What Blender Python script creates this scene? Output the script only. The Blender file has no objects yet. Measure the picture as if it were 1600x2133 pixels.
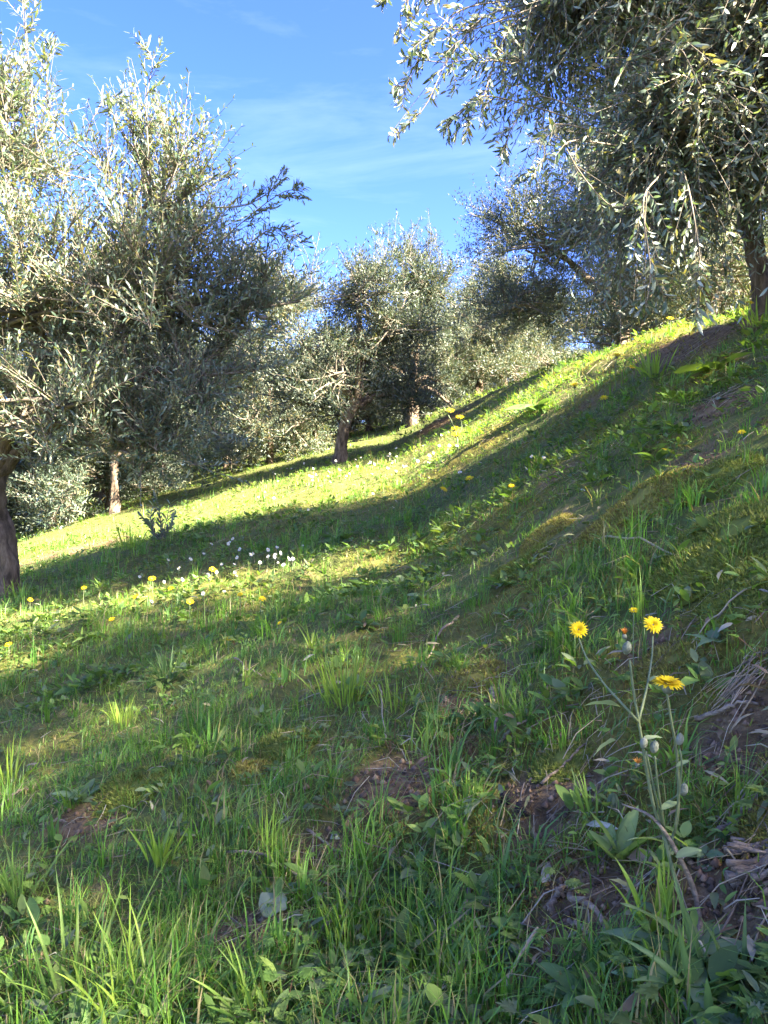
import bpy, math
import numpy as np
from mathutils import Vector, Matrix
R = np.random.default_rng(7)
scene = bpy.context.scene
COL = scene.collection

# ------------------------------------------------------------------ camera
CAM_H, PITCH, F = 0.80, math.radians(2.0), 1604.0
cd = bpy.data.cameras.new('camera'); cam = bpy.data.objects.new('camera', cd); COL.objects.link(cam)
cam.location = (0, 0, CAM_H); cam.rotation_euler = (math.pi/2 - PITCH, 0, 0)
cd.sensor_fit = 'VERTICAL'; cd.sensor_height = 36.0; cd.sensor_width = 27.0; cd.lens = 36.0*F/2133.0
cd.clip_start = 0.02; cd.clip_end = 2000
scene.camera = cam

# ------------------------------------------------------------------ light
SUN_EL = math.radians(38); SUN_AZ = math.radians(118)      # azimuth clockwise from +Y
sun_dir = Vector((math.sin(SUN_AZ)*math.cos(SUN_EL), math.cos(SUN_AZ)*math.cos(SUN_EL), math.sin(SUN_EL)))
sd = bpy.data.lights.new('sun', 'SUN'); sd.energy = 4.6; sd.angle = math.radians(0.5); sd.color = (1.0, 0.90, 0.72)
sun = bpy.data.objects.new('sun', sd); COL.objects.link(sun)
sun.rotation_euler = (-sun_dir).to_track_quat('-Z', 'Y').to_euler(); sun.location = (8, -8, 12)
w = bpy.data.worlds.new('World'); scene.world = w; w.use_nodes = True
nt = w.node_tree; nt.nodes.clear()
wo = nt.nodes.new('ShaderNodeOutputWorld'); bg = nt.nodes.new('ShaderNodeBackground'); sk = nt.nodes.new('ShaderNodeTexSky')
sk.sky_type = 'NISHITA'; sk.sun_disc = False; sk.sun_elevation = SUN_EL; sk.sun_rotation = SUN_AZ
sk.altitude = 300; sk.air_density = 0.55; sk.dust_density = 1.5; sk.ozone_density = 2.4
# thin streaks of cirrus in the sky
tc = nt.nodes.new('ShaderNodeTexCoord'); mp = nt.nodes.new('ShaderNodeMapping'); mp.inputs['Scale'].default_value = (1.2, 1.6, 7.0); mp.inputs['Rotation'].default_value = (0, 0.12, 0.3)
nz = nt.nodes.new('ShaderNodeTexNoise'); nz.inputs['Scale'].default_value = 2.2; nz.inputs['Detail'].default_value = 7; nz.inputs['Roughness'].default_value = 0.6; nz.inputs['Distortion'].default_value = 0.4
rp = nt.nodes.new('ShaderNodeValToRGB'); rp.color_ramp.elements[0].position = 0.52; rp.color_ramp.elements[1].position = 0.85
rp.color_ramp.elements[1].color = (0.05, 0.05, 0.05, 1)
mx = nt.nodes.new('ShaderNodeMixRGB'); mx.inputs[2].default_value = (6.5, 7.0, 7.6, 1)
nt.links.new(tc.outputs['Generated'], mp.inputs[0]); nt.links.new(mp.outputs[0], nz.inputs[0]); nt.links.new(nz.outputs[0], rp.inputs[0])
nt.links.new(rp.outputs[0], mx.inputs[0]); hsv = nt.nodes.new('ShaderNodeHueSaturation'); hsv.inputs['Saturation'].default_value = 1.27; hsv.inputs['Hue'].default_value = 0.522; nt.links.new(sk.outputs[0], hsv.inputs['Color']); nt.links.new(hsv.outputs[0], mx.inputs[1]); nt.links.new(mx.outputs[0], bg.inputs[0])
bg.inputs[1].default_value = 0.064
nt.links.new(bg.outputs[0], wo.inputs[0])
vs = scene.view_settings
vs.view_transform = 'Standard'; vs.look = 'None'; vs.exposure = 4.0; vs.gamma = 1.0; vs.use_curve_mapping = False
cy = scene.cycles
cy.max_bounces = 7; cy.diffuse_bounces = 4; cy.transmission_bounces = 4; cy.glossy_bounces = 2; cy.transparent_max_bounces = 4

# ------------------------------------------------------------------ noise and terrain
_T = R.random((256, 256))
def vnoise(x, y):
    x = np.asarray(x, float); y = np.asarray(y, float)
    xi = np.floor(x).astype(int); yi = np.floor(y).astype(int); fx = x-xi; fy = y-yi
    fx = fx*fx*(3-2*fx); fy = fy*fy*(3-2*fy)
    a = _T[xi % 256, yi % 256]; b = _T[(xi+1) % 256, yi % 256]; c = _T[xi % 256, (yi+1) % 256]; d = _T[(xi+1) % 256, (yi+1) % 256]
    return (a*(1-fx)+b*fx)*(1-fy)+(c*(1-fx)+d*fx)*fy
def fbm(x, y, o=3):
    s = 0; a = 0.5; n = 0
    for k in range(o):
        s = s + a*vnoise(x*2**k+17.3*k, y*2**k+9.1*k); n += a; a *= 0.5
    return s/n
def sstep(a, b, x):
    t = np.clip((np.asarray(x, float)-a)/(b-a), 0, 1); return t*t*(3-2*t)
_xs = np.linspace(-260, 260, 20801)
_sl = np.interp(_xs, [-260, -40, -16, -9, -1.4, 0.0, 260], [0, 0, .06, .25, .25, .2, .2])
_sl = np.where(_xs > 0, np.interp(_xs, [0, 2.5, 6, 25, 70], [.2, .2, .14, .12, 0.0]), _sl)
_bk = np.interp(_xs, [0.0, 0.3, 1.7, 2.4, 6], [0, .47, .47, .0, 0.0])
_dx = _xs[1]-_xs[0]
_PL = np.cumsum(_sl)*_dx; _PL -= np.interp(0, _xs, _PL)
_PB = np.cumsum(_bk)*_dx
_ys = np.linspace(-120, 400, 10401)
_QY = np.cumsum(np.interp(_ys, [-120, -20, -5, 22, 45, 90], [0, .05, .11, .11, .08, 0]))*(_ys[1]-_ys[0]); _QY -= np.interp(0, _ys, _QY)
def gz(x, y):
    x = np.asarray(x, float); y = np.asarray(y, float)
    bank = np.interp(x, _xs, _PB)*(1-0.5*sstep(4, 20, y))
    near = 1-sstep(40, 90, np.hypot(x, y))
    return (np.interp(x, _xs, _PL) + bank + np.interp(y, _ys, _QY)
            + near*(0.17*(fbm(x*.8, y*.8)-.5) + 0.10*(fbm(x*2.7+5, y*2.7)-.5) + 0.04*(fbm(x*11, y*12, 2)-.5)))
G0 = float(gz(0, 0)); cam.location.z = CAM_H + G0
def ray(px, py):
    a = (px-800)/F; b = (1066.5-py)/F
    c, s = math.cos(PITCH), math.sin(PITCH)
    return np.array([a, c + b*s, -s + b*c])
def at(px, py, Y):                                   # point seen at a pixel, Y metres in front of the camera
    d = ray(px, py); return np.array([0, 0, CAM_H+G0]) + d*(Y/d[1])
def hit(px, py, far=70):                             # where the sight line meets the ground
    d = ray(px, py); t = np.geomspace(0.5, far, 1500)
    p = d[None]*t[:, None]; h = p[:, 2]+CAM_H+G0-gz(p[:, 0], p[:, 1])
    k = np.argmax(h < 0) if (h < 0).any() else len(t)-1
    x, y = p[k, :2]; return np.array([x, y, float(gz(x, y))])
def gpt(x, y): return np.array([x, y, float(gz(x, y))])

# bare red earth, seen as patches
SOIL = []
for px, py, rx, ry in [(130, 1152, .75, .28), (1440, 715, .3, .7), (1500, 850, .15, .22), (180, 1715, .10, .10), (1545, 1520, .08, .10), (1000, 1440, .10, .10),
                       (1560, 1850, .10, .09), (1220, 1900, .09, .08), (915, 885, .5, .8), (660, 1780, .07, .06), (500, 1940, .08, .06), (1450, 960, .1, .12), (820, 1620, .1, .1), (1150, 1640, .1, .1), (1340, 1350, .06, .06)]:
    h = hit(px, py); SOIL.append((h[0], h[1], rx, ry))
def soil(x, y):
    m = np.zeros(np.shape(x)); n = fbm(np.asarray(x)*9, np.asarray(y)*9)
    for cx, cy_, rx, ry in SOIL:
        d = ((x-cx)/rx)**2 + ((y-cy_)/ry)**2
        m = np.maximum(m, sstep(1.35, .45, d+1.2*(n-.5)))
    bank = sstep(.25, .9, x)*sstep(2.6, 1.8, x)*sstep(9, 5, y)
    m = np.maximum(m, bank*sstep(.68, .78, fbm(np.asarray(x)*3.7+31, np.asarray(y)*3.7))*.8)
    return m
def mossm(x, y):
    x = np.asarray(x, float); y = np.asarray(y, float)
    base = sstep(.45, .58, fbm(x*2.2+50, y*2.2+11))
    return base*(0.4+.6*sstep(-.2, .6, x))*sstep(11, 5, y)

# ------------------------------------------------------------------ materials
def newmat(name):
    m = bpy.data.materials.new(name); m.use_nodes = True; n = m.node_tree; n.nodes.clear()
    o = n.nodes.new('ShaderNodeOutputMaterial'); return m, n, o
def leafy(name, rough=.5, trans=.3, spec=.35, under=None, tgain=1.0, vary=.25):
    """two sided leaf: colour per blade from the mesh, pale underside where the plant has one"""
    m, n, o = newmat(name); L = n.links
    at_ = n.nodes.new('ShaderNodeAttribute'); at_.attribute_name = 'tint'
    cur = at_.outputs['Color']
    if under:
        g = n.nodes.new('ShaderNodeNewGeometry'); mxn = n.nodes.new('ShaderNodeMixRGB'); mul = n.nodes.new('ShaderNodeMixRGB'); mul.blend_type = 'MIX'; mul.inputs[0].default_value = .75
        mul.inputs[2].default_value = (*under, 1); L.new(cur, mul.inputs[1])
        L.new(g.outputs['Backfacing'], mxn.inputs[0]); L.new(cur, mxn.inputs[1]); L.new(mul.outputs[0], mxn.inputs[2]); cur2 = mxn.outputs[0]
    else: cur2 = cur
    tx = n.nodes.new('ShaderNodeTexCoord'); nzn = n.nodes.new('ShaderNodeTexNoise'); nzn.inputs['Scale'].default_value = 60; nzn.inputs['Detail'].default_value = 3
    L.new(tx.outputs['Object'], nzn.inputs[0])
    hs = n.nodes.new('ShaderNodeHueSaturation'); mr = n.nodes.new('ShaderNodeMapRange'); mr.inputs[3].default_value = 1-vary; mr.inputs[4].default_value = 1+vary
    L.new(nzn.outputs[0], mr.inputs[0]); L.new(mr.outputs[0], hs.inputs['Value']); L.new(cur2, hs.inputs['Color'])
    p = n.nodes.new('ShaderNodeBsdfPrincipled'); p.inputs['Roughness'].default_value = rough; p.inputs['Specular IOR Level'].default_value = spec
    L.new(hs.outputs[0], p.inputs['Base Color'])
    t = n.nodes.new('ShaderNodeBsdfTranslucent'); th = n.nodes.new('ShaderNodeMixRGB'); th.blend_type = 'MULTIPLY'; th.inputs[0].default_value = 1
    th.inputs[2].default_value = (1.5*tgain, 1.55*tgain, .55*tgain, 1); L.new(cur, th.inputs[1]); L.new(th.outputs[0], t.inputs[0])
    ms = n.nodes.new('ShaderNodeMixShader'); ms.inputs[0].default_value = trans
    L.new(p.outputs[0], ms.inputs[1]); L.new(t.outputs[0], ms.inputs[2]); L.new(ms.outputs[0], o.inputs[0]); return m
def rough_mat(name, c1, c2, scale=8, rough=.9, bump=.4, c3=None, stretch=(1, 1, 1)):
    m, n, o = newmat(name); L = n.links
    tx = n.nodes.new('ShaderNodeTexCoord'); mpn = n.nodes.new('ShaderNodeMapping'); mpn.inputs['Scale'].default_value = stretch
    a = n.nodes.new('ShaderNodeTexNoise'); a.inputs['Scale'].default_value = scale; a.inputs['Detail'].default_value = 8; a.inputs['Roughness'].default_value = .65
    L.new(tx.outputs['Object'], mpn.inputs[0]); L.new(mpn.outputs[0], a.inputs[0])
    r = n.nodes.new('ShaderNodeValToRGB'); r.color_ramp.elements[0].position = .35; r.color_ramp.elements[1].position = .68
    r.color_ramp.elements[0].color = (*c1, 1); r.color_ramp.elements[1].color = (*c2, 1)
    if c3: e = r.color_ramp.elements.new(.52); e.color = (*c3, 1)
    p = n.nodes.new('ShaderNodeBsdfPrincipled'); p.inputs['Roughness'].default_value = rough; p.inputs['Specular IOR Level'].default_value = .2
    b = n.nodes.new('ShaderNodeBump'); b.inputs['Strength'].default_value = bump; b.inputs['Distance'].default_value = .02
    L.new(a.outputs[0], r.inputs[0]); L.new(r.outputs[0], p.inputs['Base Color']); L.new(a.outputs[0], b.inputs['Height']); L.new(b.outputs[0], p.inputs['Normal']); L.new(p.outputs[0], o.inputs[0]); return m
M = {}
M['olive'] = leafy('olive_leaf', rough=.42, trans=.22, spec=.5, under=(.29, .34, .285), tgain=1.4)
M['olive_far'] = leafy('olive_leaf_small', rough=.5, trans=.2, spec=.35, under=(.21, .24, .19), tgain=1.2)
M['grass'] = leafy('grass_blade', rough=.45, trans=.42, spec=.35, tgain=1.2)
M['herb'] = leafy('herb_leaf', rough=.6, trans=.34, spec=.22, tgain=1.15)
M['moss'] = leafy('moss', rough=.9, trans=.25, spec=.1)
M['straw'] = leafy('dry_straw', rough=.8, trans=.12, spec=.2)
M['petal'] = leafy('petal', rough=.6, trans=.25, spec=.2, tgain=.8, vary=.08)
M['bark'] = rough_mat('olive_bark', (.04, .03, .022), (.22, .172, .125), 9, bump=.9, c3=(.13, .095, .065), stretch=(2.2, 2.2, .7))
M['twig'] = rough_mat('twig_bark', (.12, .10, .075), (.26, .22, .165), 20, bump=.2)
M['wood'] = rough_mat('grey_dead_wood', (.11, .08, .055), (.40, .32, .22), 14, bump=.7, stretch=(1, 6, 6))
M['stem'] = rough_mat('green_stem', (.10, .13, .06), (.17, .2, .10), 60, rough=.7, bump=.1)
M['bud'] = rough_mat('grey_bud', (.10, .12, .075), (.24, .25, .18), 90, bump=.5)
M['clod'] = rough_mat('dark_clod', (.02, .016, .014), (.07, .055, .045), 60, bump=1.0)
def ground_mat():
    m, n, o = newmat('ground_soil'); L = n.links
    tx = n.nodes.new('ShaderNodeTexCoord')
    def noise(s, d=6): 
        a = n.nodes.new('ShaderNodeTexNoise'); a.inputs['Scale'].default_value = s; a.inputs['Detail'].default_value = d; a.inputs['Roughness'].default_value = .65
        L.new(tx.outputs['Object'], a.inputs[0]); return a
    def ramp(src, stops):
        r = n.nodes.new('ShaderNodeValToRGB'); r.color_ramp.elements[0].position = stops[0][0]; r.color_ramp.elements[0].color = (*stops[0][1], 1)
        r.color_ramp.elements[1].position = stops[-1][0]; r.color_ramp.elements[1].color = (*stops[-1][1], 1)
        for s in stops[1:-1]: e = r.color_ramp.elements.new(s[0]); e.color = (*s[1], 1)
        L.new(src, r.inputs[0]); return r
    turf = ramp(noise(14).outputs[0], [(.3, (.07, .085, .026)), (.5, (.11, .13, .036)), (.62, (.16, .14, .055)), (.75, (.22, .17, .10))])
    red = ramp(noise(22).outputs[0], [(.3, (.085, .056, .027)), (.5, (.165, .11, .053)), (.72, (.29, .205, .11))])
    mss = ramp(noise(40).outputs[0], [(.3, (.09, .085, .02)), (.7, (.22, .195, .045))])
    a1 = n.nodes.new('ShaderNodeAttribute'); a1.attribute_name = 'soil'; a2 = n.nodes.new('ShaderNodeAttribute'); a2.attribute_name = 'moss'
    x1 = n.nodes.new('ShaderNodeMixRGB'); x2 = n.nodes.new('ShaderNodeMixRGB')
    L.new(a2.outputs['Fac'], x1.inputs[0]); L.new(turf.outputs[0], x1.inputs[1]); L.new(mss.outputs[0], x1.inputs[2])
    L.new(a1.outputs['Fac'], x2.inputs[0]); L.new(x1.outputs[0], x2.inputs[1]); L.new(red.outputs[0], x2.inputs[2])
    p = n.nodes.new('ShaderNodeBsdfPrincipled'); p.inputs['Roughness'].default_value = .95; p.inputs['Specular IOR Level'].default_value = .1
    b = n.nodes.new('ShaderNodeBump'); b.inputs['Strength'].default_value = .9; b.inputs['Distance'].default_value = .03; L.new(noise(45, 9).outputs[0], b.inputs['Height'])
    L.new(b.outputs[0], p.inputs['Normal']); L.new(x2.outputs[0], p.inputs['Base Color']); L.new(p.outputs[0], o.inputs[0]); return m
M['ground'] = ground_mat()

# ------------------------------------------------------------------ mesh helpers
def mesh(name, V, tris=None, quads=None, tint=None, smooth=False, attrs=None):
    V = np.asarray(V, np.float32).reshape(-1, 3); me = bpy.data.meshes.new(name)
    parts = []; lens = []
    if tris is not None and len(tris): parts.append(np.asarray(tris, np.int32).ravel()); lens.append(np.full(len(tris), 3, np.int32))
    if quads is not None and len(quads): parts.append(np.asarray(quads, np.int32).ravel()); lens.append(np.full(len(quads), 4, np.int32))
    loops = np.concatenate(parts); ln = np.concatenate(lens); st = np.concatenate([[0], np.cumsum(ln)[:-1]]).astype(np.int32)
    me.vertices.add(len(V)); me.vertices.foreach_set('co', V.ravel())
    me.loops.add(len(loops)); me.loops.foreach_set('vertex_index', loops)
    me.polygons.add(len(ln)); me.polygons.foreach_set('loop_start', st)
    if smooth: me.polygons.foreach_set('use_smooth', np.ones(len(ln), bool))
    me.update(calc_edges=True)
    if tint is not None:
        c = np.ones((len(V), 4), np.float32); c[:, :3] = tint
        a = me.attributes.new('tint', 'FLOAT_COLOR', 'POINT'); a.data.foreach_set('color', c.ravel())
    for k, v in (attrs or {}).items():
        a = me.attributes.new(k, 'FLOAT', 'POINT'); a.data.foreach_set('value', np.asarray(v, np.float32))
    return me
def obj(name, me, mat, parent=None, kind=None, loc=None):
    o = bpy.data.objects.new(name, me); COL.objects.link(o)
    if mat and not me.materials: me.materials.append(mat)
    if parent: o.parent = parent
    if kind: o['kind'] = kind
    if loc is not None: o.location = loc
    return o
def thing(name, label, cat, loc=(0, 0, 0), group=None, kind=None):
    o = bpy.data.objects.new(name, None); COL.objects.link(o); o.location = loc; o.empty_display_size = .1
    o['label'] = label; o['category'] = cat
    if group: o['group'] = group
    return o
def tag(o, label, cat, group=None):
    o['label'] = label; o['category'] = cat
    if group: o['group'] = group
    return o
def nrm(v):
    return v/np.maximum(np.linalg.norm(v, axis=-1, keepdims=True), 1e-9)
class Geo:
    """collects shapes and builds them into one mesh"""
    def __init__(s): s.V = []; s.T = []; s.Q = []; s.C = []; s.n = 0
    def add(s, V, T=None, Q=None, C=None):
        V = np.asarray(V, float).reshape(-1, 3); s.V.append(V)
        if T is not None and len(T): s.T.append(np.asarray(T)+s.n)
        if Q is not None and len(Q): s.Q.append(np.asarray(Q)+s.n)
        if C is None: C = (.1, .1, .1)
        C = np.asarray(C, float); s.C.append(np.broadcast_to(C, V.shape).copy()); s.n += len(V)
    def mesh(s, name, origin=(0, 0, 0), smooth=False):
        return mesh(name, np.concatenate(s.V)-np.asarray(origin), np.concatenate(s.T) if s.T else None, np.concatenate(s.Q) if s.Q else None, np.concatenate(s.C), smooth)
def tube(P, r, sides=6, wob=0.0, seed=0):
    P = np.asarray(P, float); m = len(P); r = np.broadcast_to(np.asarray(r, float), (m,))
    T = nrm(np.gradient(P, axis=0)); ref = np.array([0.31, .2, .93]) if abs(T[0, 2]) < .8 else np.array([1., .13, 0.1])
    A = nrm(np.cross(T, ref)); B = np.cross(T, A); an = np.linspace(0, 2*np.pi, sides, endpoint=False)
    rr = r[:, None]*np.ones((1, sides))
    if wob:
        g = np.random.default_rng(seed); ph = g.random(4)*6.28
        s_ = np.linspace(0, 1, m)[:, None]
        rr = rr*(1+wob*(np.sin(3*an[None]+ph[0]+5*s_)*.5+np.sin(5*an[None]+ph[1]-7*s_)*.3+np.sin(2*an[None]+ph[2]+11*s_)*.4+(g.random((m, sides))-.5)*.6))
    V = P[:, None]+rr[..., None]*(np.cos(an)[None, :, None]*A[:, None]+np.sin(an)[None, :, None]*B[:, None])
    i = np.arange(m-1)[:, None]*sides; j = np.arange(sides)[None]; j2 = (j+1) % sides
    Q = np.stack([i+j, i+j2, i+sides+j2, i+sides+j], -1).reshape(-1, 4)
    V = np.concatenate([V.reshape(-1, 3), P[:1], P[-1:]]); k = m*sides
    j = np.arange(sides); j2 = (j+1) % sides
    Tt = np.concatenate([np.stack([j2, j, np.full(sides, k)], -1), np.stack([j+(m-1)*sides, j2+(m-1)*sides, np.full(sides, k+1)], -1)])
    return V, Tt, Q
def curve(pts, n=12):                               # smooth curve through points
    pts = np.asarray(pts, float)
    if len(pts) == 2: return pts[0]+(pts[1]-pts[0])*np.linspace(0, 1, n)[:, None]
    P = np.concatenate([[2*pts[0]-pts[1]], pts, [2*pts[-1]-pts[-2]]]); t = np.linspace(0, len(pts)-1-1e-6, n); k = t.astype(int); f = (t-k)[:, None]
    a, b, c, d = P[k], P[k+1], P[k+2], P[k+3]
    return .5*((2*b)+(-a+c)*f+(2*a-5*b+4*c-d)*f*f+(-a+3*b-3*c+d)*f**3)
def tubes(P, r, sides=3):                           # many thin tubes at once, P (n, m, 3), r (n, m)
    n, m, _ = P.shape; T = nrm(P[:, -1]-P[:, 0]); ref = np.where(np.abs(T[:, 2:3]) < .8, [[0, 0, 1.]], [[1., 0, 0]])
    A = nrm(np.cross(T, ref)); B = np.cross(T, A); an = np.linspace(0, 2*np.pi, sides, endpoint=False)
    off = np.cos(an)[None, :, None]*A[:, None]+np.sin(an)[None, :, None]*B[:, None]
    V = P[:, :, None]+r[:, :, None, None]*off[:, None]
    b = (np.arange(n)*m*sides)[:, None, None]+(np.arange(m-1)*sides)[None, :, None]; j = np.arange(sides)[None, None]; j2 = (j+1) % sides
    Q = np.stack([b+j, b+j2, b+sides+j2, b+sides+j], -1).reshape(-1, 4); return V.reshape(-1, 3), Q
def leaves(B, D, N, L, W, C, detail=True, curl=.12, smooth=False, one=False):   # many leaves at once
    n = len(B); D = nrm(D); S = nrm(np.cross(D, N)); N = np.cross(S, D)
    L = np.broadcast_to(L, (n,))[:, None]; W = np.broadcast_to(W, (n,))[:, None]
    if smooth:
        rows = [(.15, .58), (.4, 1.0), (.72, .78), (.92, .3)]; q_ = [B]
        for f, wd in rows: q_ += [B+D*L*f-S*W*.5*wd-N*L*(curl*f*f-.06*wd), B+D*L*f-N*L*curl*f*f, B+D*L*f+S*W*.5*wd-N*L*(curl*f*f-.06*wd)]
        V = np.stack(q_+[B+D*L-N*L*curl], 1); k = 14; i = np.arange(n)[:, None]*k
        Q = np.concatenate([i+[1+3*r_+c_, 2+3*r_+c_, 5+3*r_+c_, 4+3*r_+c_] for r_ in range(3) for c_ in (0, 1)]); T = np.concatenate([i+[0, 2, 1], i+[0, 3, 2], i+[10, 11, 13], i+[11, 12, 13]])
    elif detail:
        V = np.stack([B, B+D*L*.3-S*W*.46+N*L*.03, B+D*L*.3+S*W*.46+N*L*.03, B+D*L*.68-S*W*.42+N*L*.02, B+D*L*.68+S*W*.42+N*L*.02, B+D*L-N*L*curl], 1)
        i = np.arange(n)[:, None]*6; T = np.concatenate([i+[0, 2, 1], i+[3, 4, 5]]); Q = np.concatenate([i+[1, 2, 4, 3]]); k = 6
    elif one:
        V = np.stack([B+D*L*.25-S*W*.62, B+D*L*.25+S*W*.62, B+D*L*1.05-N*L*curl], 1); T = np.arange(n)[:, None]*3+[0, 1, 2]; Q = None; k = 3
    else:
        V = np.stack([B, B+D*L*.45+S*W*.5, B+D*L-N*L*curl, B+D*L*.45-S*W*.5], 1)
        i = np.arange(n)[:, None]*4; T = None; Q = i+[0, 1, 2, 3]; k = 4
    return V.reshape(-1, 3), T, Q, np.repeat(C, k, axis=0)
def blades(B, head, L, W, bend, C, seg=3, tipc=None):  # grass blades: head = horizontal bending direction angle
    n = len(B); d = np.stack([np.cos(head), np.sin(head), np.zeros(n)], 1); s = np.stack([-np.sin(head+.5), np.cos(head+.5), np.zeros(n)], 1)
    V = []; 
    for k in range(seg+1):
        t = k/seg; a = bend*t*(.35+.65*t)                         # angle from the vertical grows to the tip
        c = B + d*(L*t*np.sin(a*.75))[:, None] + np.array([0, 0, 1.])*(L*t*np.cos(a*.75))[:, None]
        wd = W*(1-t**1.8)*.5 if k < seg else None
        if k < seg: V += [c-s*wd[:, None], c+s*wd[:, None]]
        else: V += [c]
    V = np.stack(V, 1); m = 2*seg+1; i = np.arange(n)[:, None]*m
    Q = np.concatenate([i+[2*k, 2*k+1, 2*k+3, 2*k+2] for k in range(seg-1)]) if seg > 1 else None
    T = i+[2*seg-2, 2*seg-1, 2*seg]
    CC = np.repeat(C[:, None], m, 1)
    k = R.random(n) < .3; CC[k, -1] = np.array([.34, .29, .12])*(.7+.5*R.random((k.sum(), 1)))
    return V.reshape(-1, 3), T, Q, CC.reshape(-1, 3)

# ------------------------------------------------------------------ ground sheet
def axis(lo, hi, fine_lo, fine_hi, step, grow=1.07):
    a = list(np.arange(fine_lo, fine_hi, step)); s = step
    while a[-1] < hi: s *= grow; a.append(a[-1]+s)
    s = step; b = [fine_lo]
    while b[-1] > lo: s *= grow; b.append(b[-1]-s)
    return np.array(b[:0:-1]+a)
gx = axis(-240, 240, -1.6, 2.4, .028); gy = axis(-110, 380, .5, 3.6, .028)
X, Y = np.meshgrid(gx, gy); Z = gz(X, Y)
ny, nx = X.shape; i = (np.arange(ny-1)[:, None]*nx+np.arange(nx-1)[None]).ravel()
gm = mesh('ground', np.stack([X, Y, Z], -1).reshape(-1, 3), None, np.stack([i, i+1, i+nx+1, i+nx], -1), None, True, {'soil': soil(X, Y).ravel(), 'moss': mossm(X, Y).ravel()})
obj('ground', gm, M['ground'], None, 'structure')

# ------------------------------------------------------------------ olive trees
OL_T = np.array([[.062, .096, .062], [.084, .120, .080], [.050, .080, .054], [.105, .138, .096], [.13, .138, .08]])
def ol_col(n, g, warm=0.0):
    c = OL_T[g.integers(0, 5, n)]*(.75+.5*g.random((n, 1)))
    y = g.random(n) < .06+warm; c[y] = np.array([.17, .15, .06])*(.8+.4*g.random((y.sum(), 1))); return c
def grow(blobs, n_clu, n_twig, n_leaf, g, upright=.4, droop=0.0, twig_len=.34, leaf_len=.058, leaf_w=.0135, shell=.55):
    """branches, twigs and leaves filling a crown of rounded lobes; blobs rows: x y z rx ry rz weight"""
    blobs = np.asarray(blobs, float); wgt = blobs[:, 6]/blobs[:, 6].sum(); bi = g.choice(len(blobs), n_clu, p=wgt)
    u = nrm(g.normal(size=(n_clu, 3))); rad = shell+(1-shell)*g.random(n_clu)**.7
    cen = blobs[bi, :3]; off = u*rad[:, None]*blobs[bi, 3:6]
    end = cen+off; mid = cen+off*.5+g.normal(size=(n_clu, 3))*.06
    st = cen+g.normal(size=(n_clu, 3))*.08
    t = np.linspace(0, 1, 6)[None, :, None]; BP = (1-t)**2*st[:, None]+2*t*(1-t)*mid[:, None]+t*t*end[:, None]
    BR = np.linspace(.016, .005, 6)[None]*np.ones((n_clu, 1))
    ci = np.repeat(np.arange(n_clu), n_twig); n = len(ci); tt = .3+.7*g.random(n)
    a = tt[:, None]; TB = (1-a)**2*st[ci]+2*a*(1-a)*mid[ci]+a*a*end[ci]
    out = nrm(off)[ci]
    TD = nrm(out*.55+nrm(g.normal(size=(n, 3)))*.75+np.array([0, 0, 1.])*(upright-droop)+np.array([0, 0, .25]))
    TL = twig_len*(.5+.9*g.random(n)); sag = droop+.25*g.random(n)-upright*.25
    s = np.linspace(0, 1, 4)[None, :, None]
    TP = TB[:, None]+TD[:, None]*TL[:, None, None]*s-np.array([0, 0, 1.])*(sag*TL)[:, None, None]*s*s*.9
    TR = np.linspace(.0032, .0011, 4)[None]*np.ones((n, 1))
    return (BP, BR), (TP, TR), leaf_on(TP, n_leaf, g, leaf_len, leaf_w)
def leaf_on(TP, n_leaf, g, leaf_len, leaf_w):
    n, m, _ = TP.shape; k = np.tile(np.arange(n_leaf), n); ti = np.repeat(np.arange(n), n_leaf)
    f = np.clip((k//2+.7+.4*g.random(len(k)))/(n_leaf/2), 0, .999)*(m-1); j = f.astype(int); fr = (f-j)[:, None]; j1 = np.minimum(j+1, m-1)
    B = TP[ti, j]*(1-fr)+TP[ti, j1]*fr; T = nrm(TP[ti, j1]-TP[ti, np.maximum(j1-1, 0)])
    rnd = nrm(g.normal(size=(len(k), 3))); side = nrm(np.cross(T, nrm(np.repeat(g.normal(size=(n, 3)), n_leaf, 0))))*np.where(k % 2, 1, -1)[:, None]
    side = nrm(side+rnd*.35); D = nrm(T*(.75+.4*g.random((len(k), 1)))+side*(.8+.3*g.random((len(k), 1))))
    N = nrm(T*.6-side*.35+rnd*.75+np.array([0, 0, .55])); L = leaf_len*(.6+.65*g.random(len(k))); W = leaf_w*(.75+.5*g.random(len(k)))
    keep = g.random(len(k)) > .08
    return [q[keep] for q in (B, D, N, L, W)]
LEAFM = None
def single_leaf_meshes():
    out = []
    for q in range(5):
        t = np.linspace(0, 1, 7); hw = np.sin(np.pi*t**.9)**.8*.5*.23; hw[0] = .02; hw[-1] = .004
        zc = -.10*(q-1.5)*.5*t*t; V = np.stack([np.stack([-hw, t, zc+.12*hw*2], 1), np.stack([0*t, t, zc-.0*t], 1), np.stack([hw, t, zc+.12*hw*2], 1)], 1).reshape(-1, 3)
        i = np.arange(6)[:, None]*3; Q = np.concatenate([i+[0, 1, 4, 3], i+[1, 2, 5, 4]])
        c = [(.06, .078, .04), (.085, .105, .055), (.05, .066, .036), (.12, .13, .07), (.17, .15, .06)][q]
        me = mesh('olive_leaf', V, None, Q, np.array(c), True); me.materials.append(M['olive']); out.append(me)
    return out
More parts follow.
